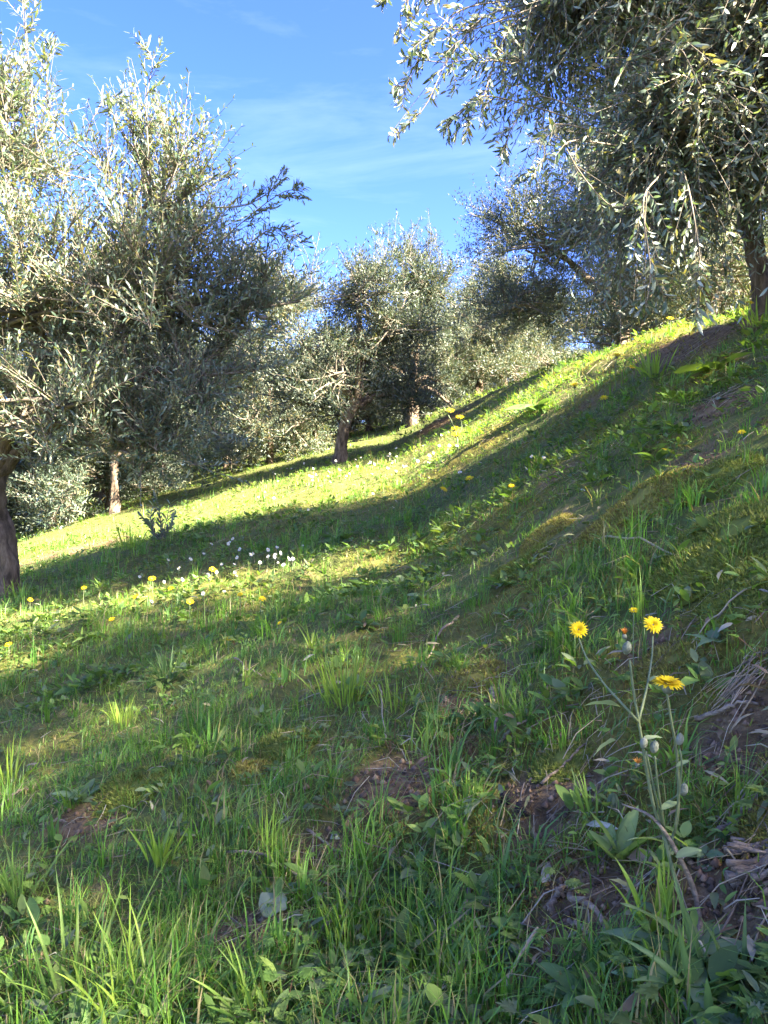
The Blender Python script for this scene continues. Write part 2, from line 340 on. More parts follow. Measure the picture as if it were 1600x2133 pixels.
def in_view(P, margin=0):
    d = P-np.array([0, 0, CAM_H+G0]); c, s = math.cos(PITCH), math.sin(PITCH); fw = d[:, 1]*c-d[:, 2]*s; up = d[:, 1]*s+d[:, 2]*c
    px = 800+F*d[:, 0]/np.maximum(fw, .01); py = 1066.5-F*up/np.maximum(fw, .01)
    return (fw > .2) & (px > -margin) & (px < 1600+margin) & (py > -margin) & (py < 2133+margin), fw
def olive(label, base, trunk, limbs, blobs, n_clu, n_twig, n_leaf, seed, group='olive trees of the grove', tr_r=(.13, .085), upright=.4, droop=0., shoots=None, shoot_r=.0055,
          detail=True, singles=0, warm=0., dark=1., one_tri=False, twigs=True, name='olive_tree', cat='olive tree', **kw):
    g = np.random.default_rng(seed); base = np.asarray(base, float)
    root = thing(name, label, cat, base, group)
    tp = curve(trunk, 26); n = len(tp); tp[2:-2] += g.normal(size=(n-4, 3))*.006; s = np.linspace(0, 1, n); rad = tr_r[0]*(1-s)+tr_r[1]*s; rad = rad*(1+.9*np.exp(-s*10))
    G = Geo(); v, t, q = tube(tp, rad, 18, .3, seed); G.add(v, t, q); obj('trunk', G.mesh('trunk', base, True), M['bark'], root)
    for l, (pl, r0, r1) in enumerate(limbs):
        c = curve(pl, 16); c[1:-1] += g.normal(size=(14, 3))*.012; G = Geo(); v, t, q = tube(c, np.linspace(r0, r1, 16), 9, .12, seed+l+1); G.add(v, t, q)
        obj('limb', G.mesh('limb', base, True), M['bark'], root)
    (BP, BR), (TP, TR), LV = grow(blobs, n_clu, n_twig, n_leaf, g, upright, droop, **kw)
    G = Geo()
    v, q = tubes(BP[:, ::2] if not detail else BP, BR[:, ::2] if not detail else BR, 4); G.add(v, None, q)
    if shoots is not None and len(shoots):
        sp = []
        for sh in shoots:
            p_ = np.array(sh['p']); bb = np.asarray(blobs)[:, :3]; q0 = bb[np.argmin(np.linalg.norm(bb-p_[0], axis=1))]; c = curve([p_[0]+(q0-p_[0])*.45]+list(p_), 14); v, t, q = tube(c, np.linspace(sh.get('r', shoot_r), .0018, 14), 5); G.add(v, t, q)
            for k in range(sh.get('n', 16)):                      # side twigs along a long shoot
                f = .2+.8*(k+g.random())/sh.get('n', 16); j = min(int(f*13), 12); T = nrm(c[j+1]-c[j]); sd_ = nrm(np.cross(T, g.normal(size=3)))
                L = sh.get('l', .2)*(1.15-.75*f)*(.6+.6*g.random()); D = nrm(T*.8+sd_*.75); st = np.linspace(0, 1, 4)[:, None]
                sp.append(c[j]+D*L*st+np.array([0, 0, sh.get('up', .15)])*L*st*st)
            ts = np.linspace(.25, 1, 4); idx = (ts*13).astype(int); sp.append(c[idx])
        sp = np.array(sp); l2 = leaf_on(sp, max(8, n_leaf-2), g, kw.get('leaf_len', .058), kw.get('leaf_w', .0135)); TP = np.concatenate([TP, sp]); TR = np.concatenate([TR, np.linspace(.0026, .001, 4)[None]*np.ones((len(sp), 1))])
        LV = [np.concatenate([a, b]) for a, b in zip(LV, l2)]
    if twigs:
        if not detail: k_ = g.random(len(TP)) < .3; TP = TP[k_]; TR = TR[k_]
        TP = TP[:, [0, 1, 3]]; TR = TR[:, [0, 1, 3]]
        v, q = tubes(TP, TR, 3); G.add(v, None, q)
    obj('branch', G.mesh('branch', base), M['twig'], root, 'stuff')
    B, D, N, L, W = LV; C = ol_col(len(B), g, warm)*dark  # dark lowers the leaf colour; on the middle trees it imitates shade
    if singles:                                                   # the largest leaves in view are parts of their own
        global LEAFM
        LEAFM = LEAFM or single_leaf_meshes()
        vis, fw = in_view(B); sc = np.where(vis, L/np.maximum(fw, .3), 0); pick = np.argsort(-sc)[:singles]
        Dn = nrm(D); Sn = nrm(np.cross(Dn, N)); Nn = np.cross(Sn, Dn)
        for a in pick:
            o = bpy.data.objects.new('leaf', LEAFM[int(g.integers(0, 5))]); COL.objects.link(o); o.parent = root
            k = float(L[a]); mt = Matrix(((Sn[a, 0]*k, Dn[a, 0]*k, Nn[a, 0]*k, B[a, 0]-base[0]), (Sn[a, 1]*k, Dn[a, 1]*k, Nn[a, 1]*k, B[a, 1]-base[1]), (Sn[a, 2]*k, Dn[a, 2]*k, Nn[a, 2]*k, B[a, 2]-base[2]), (0, 0, 0, 1)))
            o.matrix_basis = mt
        kp = np.ones(len(B), bool); kp[pick] = False; B, D, N, L, W, C = (q[kp] for q in (B, D, N, L, W, C))
    G = Geo(); near_ = in_view(B, 120)[0] if detail else np.zeros(len(B), bool)
    for sel, dt in ((near_, True), (~near_, False)):
        if sel.any(): v, t, q, c = leaves(B[sel], D[sel], N[sel], L[sel], W[sel], C[sel], dt, one=one_tri); G.add(v, t, q, c)
    obj('crown', G.mesh('crown', base), M['olive' if detail else 'olive_far'], root, 'stuff')
    return root
def copy_tree(src, loc, rz, sc, label):
    r = src.copy(); COL.objects.link(r); r.location = loc; r.rotation_euler = (0, 0, rz); r.scale = (sc, sc, sc); r['label'] = label
    for ch in list(src.children):
        c = ch.copy(); COL.objects.link(c); c.parent = r
    return r

# --- near left tree
b = gpt(-2.84, 5.6); b0 = b
top = b+np.array([.02, -.05, 1.02])
bl = [(-2.35, 5.25, 1.95, 1.25, 1.1, 1.0, 10), (-1.55, 5.1, 2.0, .75, .8, .75, 5), (-2.6, 5.0, 3.0, .75, .75, .85, 4.2), (-1.55, 5.2, 2.65, .62, .6, .5, 2.2), (-3.3, 5.4, 2.2, .9, .9, 1.0, 4), (-2.2, 5.0, 1.25, .85, .7, .42, 3), (-1.25, 5.2, 1.5, .55, .5, .5, 2.6), (-1.65, 5.1, 1.1, .55, .5, .4, 2.2), (-.95, 5.4, 1.95, .45, .45, .4, 1.3)]
lm = [([top+[0, 0, -.08], top+[.25, -.1, .35], (-2.2, 5.3, 1.9), (-1.7, 5.15, 2.1)], .075, .03), ([top+[0, 0, -.06], top+[-.05, -.05, .5], (-2.75, 5.2, 2.3), (-2.62, 5.0, 3.3)], .08, .02),
      ([top+[0, 0, -.08], top+[-.3, .1, .3], (-3.3, 5.4, 2.2)], .07, .03), ([top+[0, 0, -.1], top+[.4, .0, .2], (-1.9, 5.1, 1.4), (-1.3, 5.15, 1.6)], .06, .02)]
S = lambda *a, Y=4.9: [at(px, py, Y) for px, py in a]
sh = [dict(p=S((90, 330), (60, 130), (48, 20), (45, -70), Y=4.5), n=26, l=.24), dict(p=S((110, 250), (100, 140), (115, 90), Y=4.5), n=18, l=.16), dict(p=S((310, 330), (305, 210), (318, 130), (300, 95), Y=4.7), n=22, l=.2),
      dict(p=S((340, 420), (390, 300), (435, 255), Y=4.7), n=16, l=.2), dict(p=S((180, 300), (215, 210), (255, 200)), n=12, l=.16), dict(p=S((400, 480), (440, 400), (492, 340)), n=18, l=.18),
      dict(p=S((430, 530), (520, 450), (590, 400), (628, 398)), n=24, l=.2), dict(p=S((480, 560), (560, 480), (645, 515)), n=22, l=.18), dict(p=S((20, 300), (0, 180), (-20, 60), Y=4.5), n=18, l=.2), dict(p=S((500, 430), (560, 400), (588, 352)), n=10, l=.12),
      dict(p=S((220, 380), (240, 260), (225, 215), Y=4.6), n=14, l=.18)]
olive('large near olive tree at the left edge with tall pale shoots against the sky', b, [b-[0, 0, .12], b+[.05, 0, .3], b+[-.03, -.03, .65], top], lm, bl, 240, 24, 14, 11, tr_r=(.135, .11), upright=.55, shoots=sh, singles=300, leaf_len=.05, leaf_w=.012, warm=.05, shell=.35)

# --- near right tree on the bank
b = gpt(2.02, 4.1)
top = np.array([1.74, 4.0, 2.75])
bl = [(2.2, 4.1, 3.75, 1.55, 1.3, 1.25, 12), (1.25, 3.8, 3.55, .85, .8, .75, 6), (1.75, 3.6, 2.75, .85, .7, .62, 6), (2.6, 3.9, 2.9, .9, .8, .7, 5), (1.0, 3.9, 4.15, .8, .8, .6, 3.5), (.92, 3.9, 3.25, .42, .5, .5, 2.6), (2.5, 4.2, 4.5, 1.3, 1.0, .7, 4), (1.35, 3.6, 2.35, .5, .45, .42, 2.6)]
lm = [([top+[0, 0, -.06], (1.9, 4.4, 3.2), (1.5, 4.0, 3.5)], .06, .02), ([top+[0, 0, -.06], (2.2, 4.4, 3.4), (2.4, 4.4, 4.4)], .06, .02), ([top+[0, 0, -.1], (1.95, 4.1, 2.95), (1.75, 3.7, 2.8)], .05, .02), ([top+[0, 0, -.1], (2.4, 4.2, 3.0), (2.6, 3.9, 3.0)], .05, .02)]
T = lambda *a, Y=3.5: [at(px, py, Y) for px, py in a]
sh = [dict(p=T((1060, 60), (1020, 160), (1000, 220), (940, 285)), n=12, l=.16, up=-.35), dict(p=T((1000, 40), (930, 130), (880, 230), (808, 285)), n=11, l=.13, up=-.4), dict(p=T((960, 20), (900, 80), (850, 170), (828, 180)), n=13, l=.15, up=-.4),
      dict(p=T((980, -60), (900, -20), (840, 10), (835, 70)), n=12, l=.15, up=-.3), dict(p=T((1080, 130), (1010, 120), (930, 130), (840, 120)), n=12, l=.16, up=-.3), dict(p=T((1120, 200), (1070, 260), (1045, 320)), n=9, l=.15, up=-.4),
      dict(p=T((1100, 20), (990, 60), (900, 60), (860, 100)), n=13, l=.2, up=-.3), dict(p=T((940, -80), (860, -40), (790, 5)), n=9, l=.14, up=-.3), dict(p=T((1150, 260), (1130, 340), (1090, 380), Y=3.3), n=8, l=.14, up=-.5),
      dict(p=T((1440, 420), (1460, 560), (1450, 660), Y=3.0), n=9, l=.14, up=-.5), dict(p=T((1340, 420), (1355, 560), (1345, 640), Y=3.0), n=9, l=.16, up=-.5), dict(p=T((1180, 300), (1260, 420), (1330, 430), Y=3.2), n=8, l=.13, up=-.4),
      dict(p=T((1020, 200), (960, 230), (925, 270)), n=9, l=.12, up=-.4)]
olive('near olive tree on top of the bank at right with drooping leafy branches', b, [b-[0, 0, .12], b+[-.04, 0, .22], (1.87, 4.05, 2.22), top], lm, bl, 400, 24, 15, 23, tr_r=(.048, .036), upright=.0, droop=.45, shoots=sh, shoot_r=.0036, singles=300, leaf_len=.048, leaf_w=.0115, warm=.12, shell=.3)

# --- middle distance trees
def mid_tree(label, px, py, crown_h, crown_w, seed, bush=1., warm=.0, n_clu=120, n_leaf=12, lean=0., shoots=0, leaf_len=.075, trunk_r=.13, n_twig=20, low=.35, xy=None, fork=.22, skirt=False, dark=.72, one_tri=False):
    g = np.random.default_rng(seed); b = hit(px, py) if xy is None else gpt(*xy)
    H = crown_h; Rw = crown_w/2; top = b+np.array([lean, 0, H*fork])
    bl = []; lm = []
    k = 10
    for q in range(k):
        a = q*6.283*.38+g.random()*.5; lev = (q % 3)/2.0; rr = Rw*(.62-.22*lev)*(.85+.3*g.random()); zz = H*(low+.13+(.62-low-.13)*lev+.07*g.normal())
        bl.append((b[0]+lean+rr*np.cos(a), b[1]+rr*np.sin(a), b[2]+zz, Rw*.5, Rw*.5, H*.16, 1.))
        if q < 5: c = np.array(bl[-1][:3]); lm.append(([top-[0, 0, .05], top*.55+c*.45+[0, 0, .1], c], trunk_r*.55, trunk_r*.2))
    if skirt:
        for q in range(6): a = q*1.047+.3; bl.append((b[0]+Rw*.55*np.cos(a), b[1]+Rw*.55*np.sin(a), b[2]+H*.17, Rw*.42, Rw*.42, H*.15, .8))
    bl.append((b[0]+lean, b[1], b[2]+H*.78, Rw*.55, Rw*.55, H*.2, 1.6))
    bl.append((b[0]+lean*1.4, b[1], b[2]+H*.5, Rw*.6, Rw*.6, H*.22, 1.2))
    lm.append(([top-[0, 0, .05], top+[lean*.3, 0, H*.2], np.array(bl[-2][:3])], trunk_r*.55, trunk_r*.2))
    sh = []
    for q in range(shoots):
        a = g.random()*6.283; p0 = np.array([b[0]+lean+Rw*.45*np.cos(a), b[1]+Rw*.45*np.sin(a), b[2]+H*.72]); sh.append(dict(p=[p0, p0+[.05*g.normal(), 0, H*.16], p0+[.16*g.normal(), .05, H*(.26+.1*g.random())]], n=14, l=.3))
    return olive(label, b, [b-[0, 0, .15], b+[lean*.2, 0, H*fork*.4], b+[lean*.5, 0, H*fork*.75], top], lm, bl, n_clu, n_twig, n_leaf, seed, tr_r=(trunk_r, trunk_r*.75), upright=.3, shoots=sh, detail=False, dark=dark, one_tri=one_tri, leaf_len=leaf_len, leaf_w=leaf_len*.26, warm=warm, twig_len=.36, shell=.4)
mid_tree('olive tree with a leaning forked trunk in the middle of the slope', 705, 962, 3.3, 3.2, 31, dark=.5, lean=.28, shoots=6, n_clu=225, leaf_len=.064, trunk_r=.085, low=.13, fork=.26)  # shaded look of this crown is put into its leaf colour
mid_tree('tall olive tree with shade-darkened leaf colour just right of the leaning forked one', 858, 890, 4.1, 3.1, 37, dark=.58, xy=(.6, 16.5), shoots=12, n_clu=220, leaf_len=.075, trunk_r=.12, low=.06)  # leaf tints darkened to stand in for shade on the crown
mid_tree('olive tree with shade-tinted leaf colour on the bank behind the drooping near one', 0, 0, 3.9, 4.3, 41, one_tri=True, dark=.55, xy=(3.4, 10.9), n_clu=420, leaf_len=.058, trunk_r=.10, low=.1, shoots=2, n_twig=24, lean=-.25, fork=.2)  # crown shade painted in by a lower leaf colour
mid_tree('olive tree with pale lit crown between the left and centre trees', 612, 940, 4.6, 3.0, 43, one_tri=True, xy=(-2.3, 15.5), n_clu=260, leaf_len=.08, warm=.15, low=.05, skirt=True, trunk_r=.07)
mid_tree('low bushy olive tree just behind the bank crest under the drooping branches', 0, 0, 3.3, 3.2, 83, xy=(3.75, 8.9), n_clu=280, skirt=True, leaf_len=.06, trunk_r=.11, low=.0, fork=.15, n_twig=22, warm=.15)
A_ = mid_tree('far olive tree with two dark limbs below the right crown', 1045, 838, 3.8, 4.6, 47, one_tri=True, xy=(3.15, 20.5), n_clu=260, leaf_len=.088, skirt=True, warm=.15, trunk_r=.12, low=.0, fork=.14)
B_ = mid_tree('olive tree with a thin reddish trunk behind the large left one', 240, 1040, 4.3, 3.6, 53, one_tri=True, xy=(-4.3, 12.3), n_clu=290, leaf_len=.082, low=.05, trunk_r=.06)
far = [(A_, (2.3, 18.6), .75, 1.1, 'slim far olive tree touching the one with two dark limbs'), (B_, (-5.7, 13.2), 1.0, 2.2, 'olive tree with a short pale trunk low at the far left'),
       (B_, (-5.1, 14.2), .8, 4.0, 'small olive tree with a stubby trunk behind the pale short one')]
for s_, p, sc, rz, lb in far: copy_tree(s_, gpt(*p), rz, sc, lb)
bgx = [(-6.5, 18, 1.15, .4, A_), (-4.2, 20.5, 1.1, 2, B_), (-9, 24, 1.3, 3, A_), (-5.5, 27, 1.3, 5, A_), (-1.0, 25, 1.0, 1.7, A_), (1.2, 29, 1.15, 2.9, B_), (-2.8, 33, 1.2, .2, B_), (6.2, 14.5, .85, 4.1, A_), (-12.5, 21, 1.2, 1.0, B_), (-7.8, 14.5, .95, 2.8, A_), (5.8, 34, 1.1, 3.6, A_), (-14, 32, 1.4, .7, A_), (-9, 36, 1.5, 2.2, B_), (.3, 40, 1.2, 5.1, A_), (9.5, 31, 1.0, .3, B_), (-18, 28, 1.4, 4.4, A_), (-5, 44, 1.5, 1.3, A_),
       (-3.6, 24, 1.0, 3.4, A_), (-10.5, 17, 1.1, 4.9, A_), (-7.2, 21.5, 1.1, .9, B_), (2.6, 26, .9, 5.6, A_), (-.4, 20.5, .8, 2.2, A_), (-1.6, 22, .9, .6, B_), (1.6, 23, .85, 4.0, A_), (-3.2, 18.5, .8, 1.9, B_), (5.0, 24, .9, 1.5, A_), (5.6, 13.4, .75, 2.5, B_), (7.6, 16.5, .9, .9, A_), (3.0, 36, 1.3, 2.4, A_)]
rows_ = {}
for t_ in bgx:
    if abs(t_[0]/t_[1]) < .62: rows_.setdefault('nearest' if t_[1] < 19 else 'second' if t_[1] < 26 else 'third' if t_[1] < 33 else 'farthest', []).append(t_)
ORD = ['first', 'second', 'third', 'fourth', 'fifth', 'sixth', 'seventh', 'eighth', 'ninth', 'tenth', 'eleventh', 'twelfth']
for rw, lst in rows_.items():
    for k, (x, y, sc, rz, s_) in enumerate(sorted(lst, key=lambda t_: t_[0]/t_[1])): copy_tree(s_, gpt(x, y), rz, sc*.9, 'grey-green olive tree in the %s of the back rows, %s from the left' % (rw, ORD[k]))
# unseen trees beside and behind the camera, crowns thinned for soft shade on the bank
mid_tree('wide thin-crowned olive tree upslope beside the viewer, outside the picture', 0, 0, 6.0, 5.6, 61, one_tri=True, xy=(6.2, -1.6), n_clu=185, leaf_len=.095, trunk_r=.16, low=.06, n_leaf=12)
mid_tree('tall thin-crowned olive tree on the terrace above the bank, outside the picture', 0, 0, 5.6, 5.0, 67, one_tri=True, xy=(6.2, 1.7), n_clu=172, leaf_len=.095, trunk_r=.15, low=.06, n_leaf=12)
mid_tree('narrow thin-crowned olive tree added upslope for its shade, outside the picture', 0, 0, 5.4, 2.8, 73, one_tri=True, xy=(5.3, .2), n_clu=30, leaf_len=.095, trunk_r=.11, low=.25, n_leaf=12)  # extra unseen tree, added to break up the sun on the left grass
mid_tree('olive tree upslope behind the viewer, outside the picture', 0, 0, 5.4, 4.6, 71, one_tri=True, xy=(5.2, -5.0), n_clu=130, leaf_len=.095, trunk_r=.15, low=.06, n_leaf=12)

# ------------------------------------------------------------------ ground cover
def scatter(n, r0, r1, half=.66, g=R):
    r = np.exp(np.log(r0)+(np.log(r1)-np.log(r0))*g.random(n)); a = (g.random(n)*2-1)*half
    if r1 < 13:                                      # thinner cover beside the standpoint too
        k = int(n*.4); r2 = np.exp(np.log(r0)+(np.log(min(r1, 7))-np.log(r0))*g.random(k)); a2 = (half+(1.35-half)*g.random(k))*np.where(g.random(k) < .5, -1, 1)
        r = np.concatenate([r, r2]); a = np.concatenate([a, a2])
    return r*np.sin(a), r*np.cos(a), r
def tints(n, base, g=R, v=.35):
    base = np.asarray(base); return base[g.integers(0, len(base), n)]*(1-v+2*v*g.random((n, 1)))
GR = [(.11, .23, .032), (.14, .265, .038), (.085, .19, .036), (.18, .28, .045), (.10, .20, .052)]
G = Geo()
def grass_field(G, x, y, r, L, W, bend, C, seg, head=None):
    n = len(x); B = np.stack([x, y, gz(x, y)-.004], 1)
    v, t, q, c = blades(B, R.random(n)*6.283 if head is None else head, L, W, bend, C, seg); G.add(v, t, q, c)
_d = hit(800, 965)
def drier(x, y): return np.exp(-((x-_d[0])/2.0)**2-((y-_d[1])/1.3)**2)
def cover(x, y): return (1-.95*soil(x, y))*(1-.5*mossm(x, y))
# short turf between the tufts
for n, r0, r1, seg in [(26000, .62, 3.2, 2), (38000, .62, 3.2, 1), (75000, 2.9, 10, 1), (36000, 10, 46, 1)]:
    x, y, r = scatter(n, r0, r1); n = len(x); keep = R.random(n) < cover(x, y)*np.where(r > 3, .75+.25*sstep(.7, -.4, x), .4+.6*sstep(.7, -.4, x)); x, y, r = x[keep], y[keep], r[keep]; n = len(x)
    L = (.018+.045*R.random(n))*np.maximum(1, (r/7)**.35); W = (.0016+.0022*R.random(n))*np.maximum(1, (r/2.4)**.75); C = tints(n, GR)
    dry = R.random(n) < .13+.45*drier(x, y); C[dry] = tints(dry.sum(), [(.30, .24, .11), (.24, .2, .09), (.2, .15, .08)])
    grass_field(G, x, y, r, L, W, .5+2.0*R.random(n), C, seg)
# tufts: blades that share a root, a hue and a length
for n, k, r0, r1, seg in [(3000, 17, .62, 3.3, 3), (5200, 11, 3.3, 10, 2), (6500, 7, 10, 40, 1)]:
    x, y, r = scatter(n, r0, r1); n = len(x); tall = sstep(.38, .68, fbm(x*1.5+3, y*1.5+8))*(.4+.6*sstep(1.1, -.2, x))
    keep = R.random(n) < cover(x, y)*(.3+.7*tall); x, y, r, tall = x[keep], y[keep], r[keep], tall[keep]; n = len(x)
    rep = np.repeat(np.arange(n), k); m = len(rep); sp = (.006+.02*R.random(n))*np.maximum(1, (r/6)**.8)
    bx = x[rep]+R.normal(size=m)*sp[rep]; by = y[rep]+R.normal(size=m)*sp[rep]
    Lt = (.045+.10*R.random(n)**1.6+.09*tall*R.random(n))*np.maximum(.8, (r/9)**.3); L = Lt[rep]*(.45+.65*R.random(m))
    Wt = (.0016+.0030*R.random(n)**2)*np.maximum(1, (r/2.8)**.75); W = Wt[rep]*(.7+.6*R.random(m))
    head = np.arctan2(by-y[rep], bx-x[rep])+R.normal(size=m)*.7; C = tints(n, GR, v=.28)[rep]*(.8+.4*R.random((m, 1)))
    dry = R.random(m) < .09+.4*drier(bx, by); C[dry] = tints(dry.sum(), [(.32, .26, .13), (.26, .21, .1)])
    grass_field(G, bx, by, r[rep], L, W, (.3+1.2*R.random(n))[rep]+.5*R.normal(size=m), C, seg, head)
obj('grass', G.mesh('grass'), M['grass'], None, 'stuff')
# low broad-leaved weeds in the turf
HB = [(.10, .18, .04), (.13, .21, .045), (.085, .15, .042), (.16, .22, .055), (.13, .17, .08)]
G = Geo()
for n, r0, r1, k in [(2100, .62, 3.4, 6), (8200, 3.0, 11, 6), (4600, 11, 34, 4)]:
    x, y, r = scatter(n, r0, r1); n = len(x); keep = R.random(n) < (1-.9*soil(x, y))*(1-.35*mossm(x, y))*(.3+.7*sstep(.4, .6, fbm(x*1.9+70, y*1.9)))
    x, y, r = x[keep], y[keep], r[keep]; n = len(x); rep = np.repeat(np.arange(n), k); m = len(rep)
    sz = (.012+.026*R.random(n)**2+(r > 3)*.022*R.random(n)**2)*np.maximum(1, (r/5.)**.5); a = R.random(m)*6.283; el = .1+.85*R.random(m)
    D = np.stack([np.cos(a)*np.cos(el), np.sin(a)*np.cos(el), np.sin(el)], 1); P = np.stack([x, y, gz(x, y)], 1)[rep]+D*(sz[rep]*.35)[:, None]+np.stack([R.normal(size=m)*.008, R.normal(size=m)*.008, .006+.02*R.random(m)], 1)
    N = nrm(np.array([0, 0, 1.])-D*D[:, 2:3]+R.normal(size=(m, 3))*.25); L = sz[rep]*(.8+.6*R.random(m)); C = tints(m, HB)
    v, t, q, c = leaves(P, D, N, L, L*(.26+.3*R.random(n))[rep], C, False, .05+.3*R.random((m, 1)), smooth=r0 < 2); G.add(v, t, q, c)
# weeds with finely cut, five-fingered leaves
for n, r0, r1 in [(620, .62, 3.4), (700, 3.4, 8)]:
    x, y, r = scatter(n, r0, r1); n = len(x); keep = R.random(n) < (1-.9*soil(x, y))*(.25+.75*sstep(.45, .62, fbm(x*1.7+20, y*1.7+33))); x, y, r = x[keep], y[keep], r[keep]; n = len(x)
    k, l = 5, 5; m = n*k; ip = np.repeat(np.arange(n), k); a = R.random(m)*6.283; el = .35+.9*R.random(m); pl = (.018+.04*R.random(m))
    Pd = np.stack([np.cos(a)*np.cos(el), np.sin(a)*np.cos(el), np.sin(el)], 1); base = np.stack([x, y, gz(x, y)], 1)[ip]; tip = base+Pd*pl[:, None]
    j = np.repeat(np.arange(m), l); fan = np.tile(np.linspace(-1.25, 1.25, l), m)+a[j]; sz = (.012+.012*R.random(n))[ip][j]*np.tile([.75, .95, 1.1, .95, .75], m)
    D = np.stack([np.cos(fan), np.sin(fan), .1+.35*R.normal(size=m)[j]], 1); C = tints(n, HB, v=.2)[ip][j]*(.85+.3*R.random((m*l, 1)))
    for fl in (-.5, 0, .5):
        D2 = np.stack([np.cos(fan+fl), np.sin(fan+fl), D[:, 2]], 1); st = tip[j]+nrm(D)*(sz*(.0 if fl == 0 else .38))[:, None]
        v, t, q, c = leaves(st, D2, np.tile([0, 0, 1.], (m*l, 1))+R.normal(size=(m*l, 3))*.15, sz*(1 if fl == 0 else .5), sz*(.34 if fl == 0 else .22), C, False, .2); G.add(v, t, q, c)
    v, q = tubes(np.stack([base, (base+tip)/2+[0, 0, .004], tip], 1), np.full((m, 3), .0007), 3); G.add(v, None, q, np.repeat(tints(m, [(.13, .16, .06), (.18, .1, .06)]), 9, 0))
obj('weed_cover', G.mesh('weed_cover'), M['herb'], None, 'stuff')
# moss
G = Geo()
for n, r0, r1 in [(60000, .6, 3.6), (60000, 3.2, 10)]:
    x, y, r = scatter(n, r0, r1); n = len(x); keep = R.random(n) < mossm(x, y)*(1-.8*soil(x, y))+.03; x, y, r = x[keep], y[keep], r[keep]; n = len(x)
    B = np.stack([x, y, gz(x, y)-.003], 1)
    v, t, q, c = blades(B, R.random(n)*6.283, (.009+.014*R.random(n))*np.maximum(1, (r/3)**.5), .0042*np.maximum(1, (r/2)**.8), .3+1.6*R.random(n), tints(n, [(.20, .20, .035), (.15, .17, .03), (.25, .23, .05), (.18, .13, .045)]), 1); G.add(v, t, q, c)
obj('moss', G.mesh('moss'), M['moss'], None, 'stuff')
# dry straw and fallen leaves
G = Geo()
for n, r0, r1 in [(3600, .62, 3.6), (9000, 3.2, 12)]:
    x, y, r = scatter(n, r0, r1); n = len(x); keep = R.random(n) < .25+.75*np.maximum(soil(x, y), sstep(.45, .62, fbm(x*2.4+9, y*2.4+40))*sstep(-.6, .5, x)); x, y, r = x[keep], y[keep], r[keep]; n = len(x)
    a = R.random(n)*6.283; L = .03+.09*R.random(n)**2; D = np.stack([np.cos(a), np.sin(a), 0*a], 1); P0 = np.stack([x, y, 0*x], 1); P1 = P0+D*L[:, None]
    h0 = .004+.018*R.random(n); P0[:, 2] = gz(P0[:, 0], P0[:, 1])+h0; P1[:, 2] = gz(P1[:, 0], P1[:, 1])+.004+.018*R.random(n)
    Pm = (P0+P1)/2+R.normal(size=(n, 3))*(.07*L)[:, None]+np.array([0, 0, .003])
    w = .0005+.0009*R.random(n)**2; ax_ = [P0, Pm, P1] if r0 < 2 else [P0, P1]; wd_ = np.array([[1, 1, .5]]) if r0 < 2 else np.array([[1, .6]]); v, q = tubes(np.stack(ax_, 1), (w*np.maximum(1, (r/3)**.6))[:, None]*wd_, 3)
    G.add(v, None, q, np.repeat(tints(n, [(.33, .26, .15), (.24, .19, .12), (.17, .13, .09), (.38, .33, .23)]), 3*len(ax_), 0))
obj('straw_litter', G.mesh('straw_litter'), M['straw'], None, 'stuff')
G = Geo()
x, y, r = scatter(60000, .62, 9); k = R.random(len(x)) < soil(x, y)*.8+.012; x, y, r = x[k], y[k], r[k]; n = len(x); s_ = (.002+.006*R.random(n)**3)*np.maximum(1, (r/3)**.6)
O = np.array([[1, 0, 0], [-1, 0, 0], [0, 1, 0], [0, -1, 0], [0, 0, 1], [0, 0, -1.]]); V = np.stack([x, y, gz(x, y)+s_*.3], 1)[:, None]+O[None]*s_[:, None, None]*(.6+.8*R.random((n, 6, 1)))
F_ = np.array([[0, 2, 4], [2, 1, 4], [1, 3, 4], [3, 0, 4], [2, 0, 5], [1, 2, 5], [3, 1, 5], [0, 3, 5]]); G.add(V.reshape(-1, 3), (np.arange(n)[:, None, None]*6+F_[None]).reshape(-1, 3), None, np.repeat(tints(n, [(.15, .095, .058), (.22, .15, .09), (.10, .07, .045)]), 6, 0))
obj('soil_crumbs', G.mesh('soil_crumbs'), M['straw'], None, 'stuff')
G = Geo()
for n, r0, r1 in [(900, .62, 3.6), (1500, 3.6, 11)]:
    x, y, r = scatter(n, r0, r1); n = len(x); keep = R.random(n) < .3+.7*sstep(-.3, .6, x); x, y, r = x[keep], y[keep], r[keep]; n = len(x)
    a = R.random(n)*6.283; D = np.stack([np.cos(a), np.sin(a), R.normal(size=n)*.3], 1); N = nrm(np.array([0, 0, 1.])+R.normal(size=(n, 3))*.4)
    v, t, q, c = leaves(np.stack([x, y, gz(x, y)+.008+.02*R.random(n)], 1), D, N, .025+.03*R.random(n), .005+.006*R.random(n), tints(n, [(.24, .21, .12), (.27, .25, .17), (.19, .13, .07), (.14, .15, .07)]), True, .15); G.add(v, t, q, c)
obj('fallen_leaf_litter', G.mesh('fallen_leaf_litter'), M['straw'], None, 'stuff')

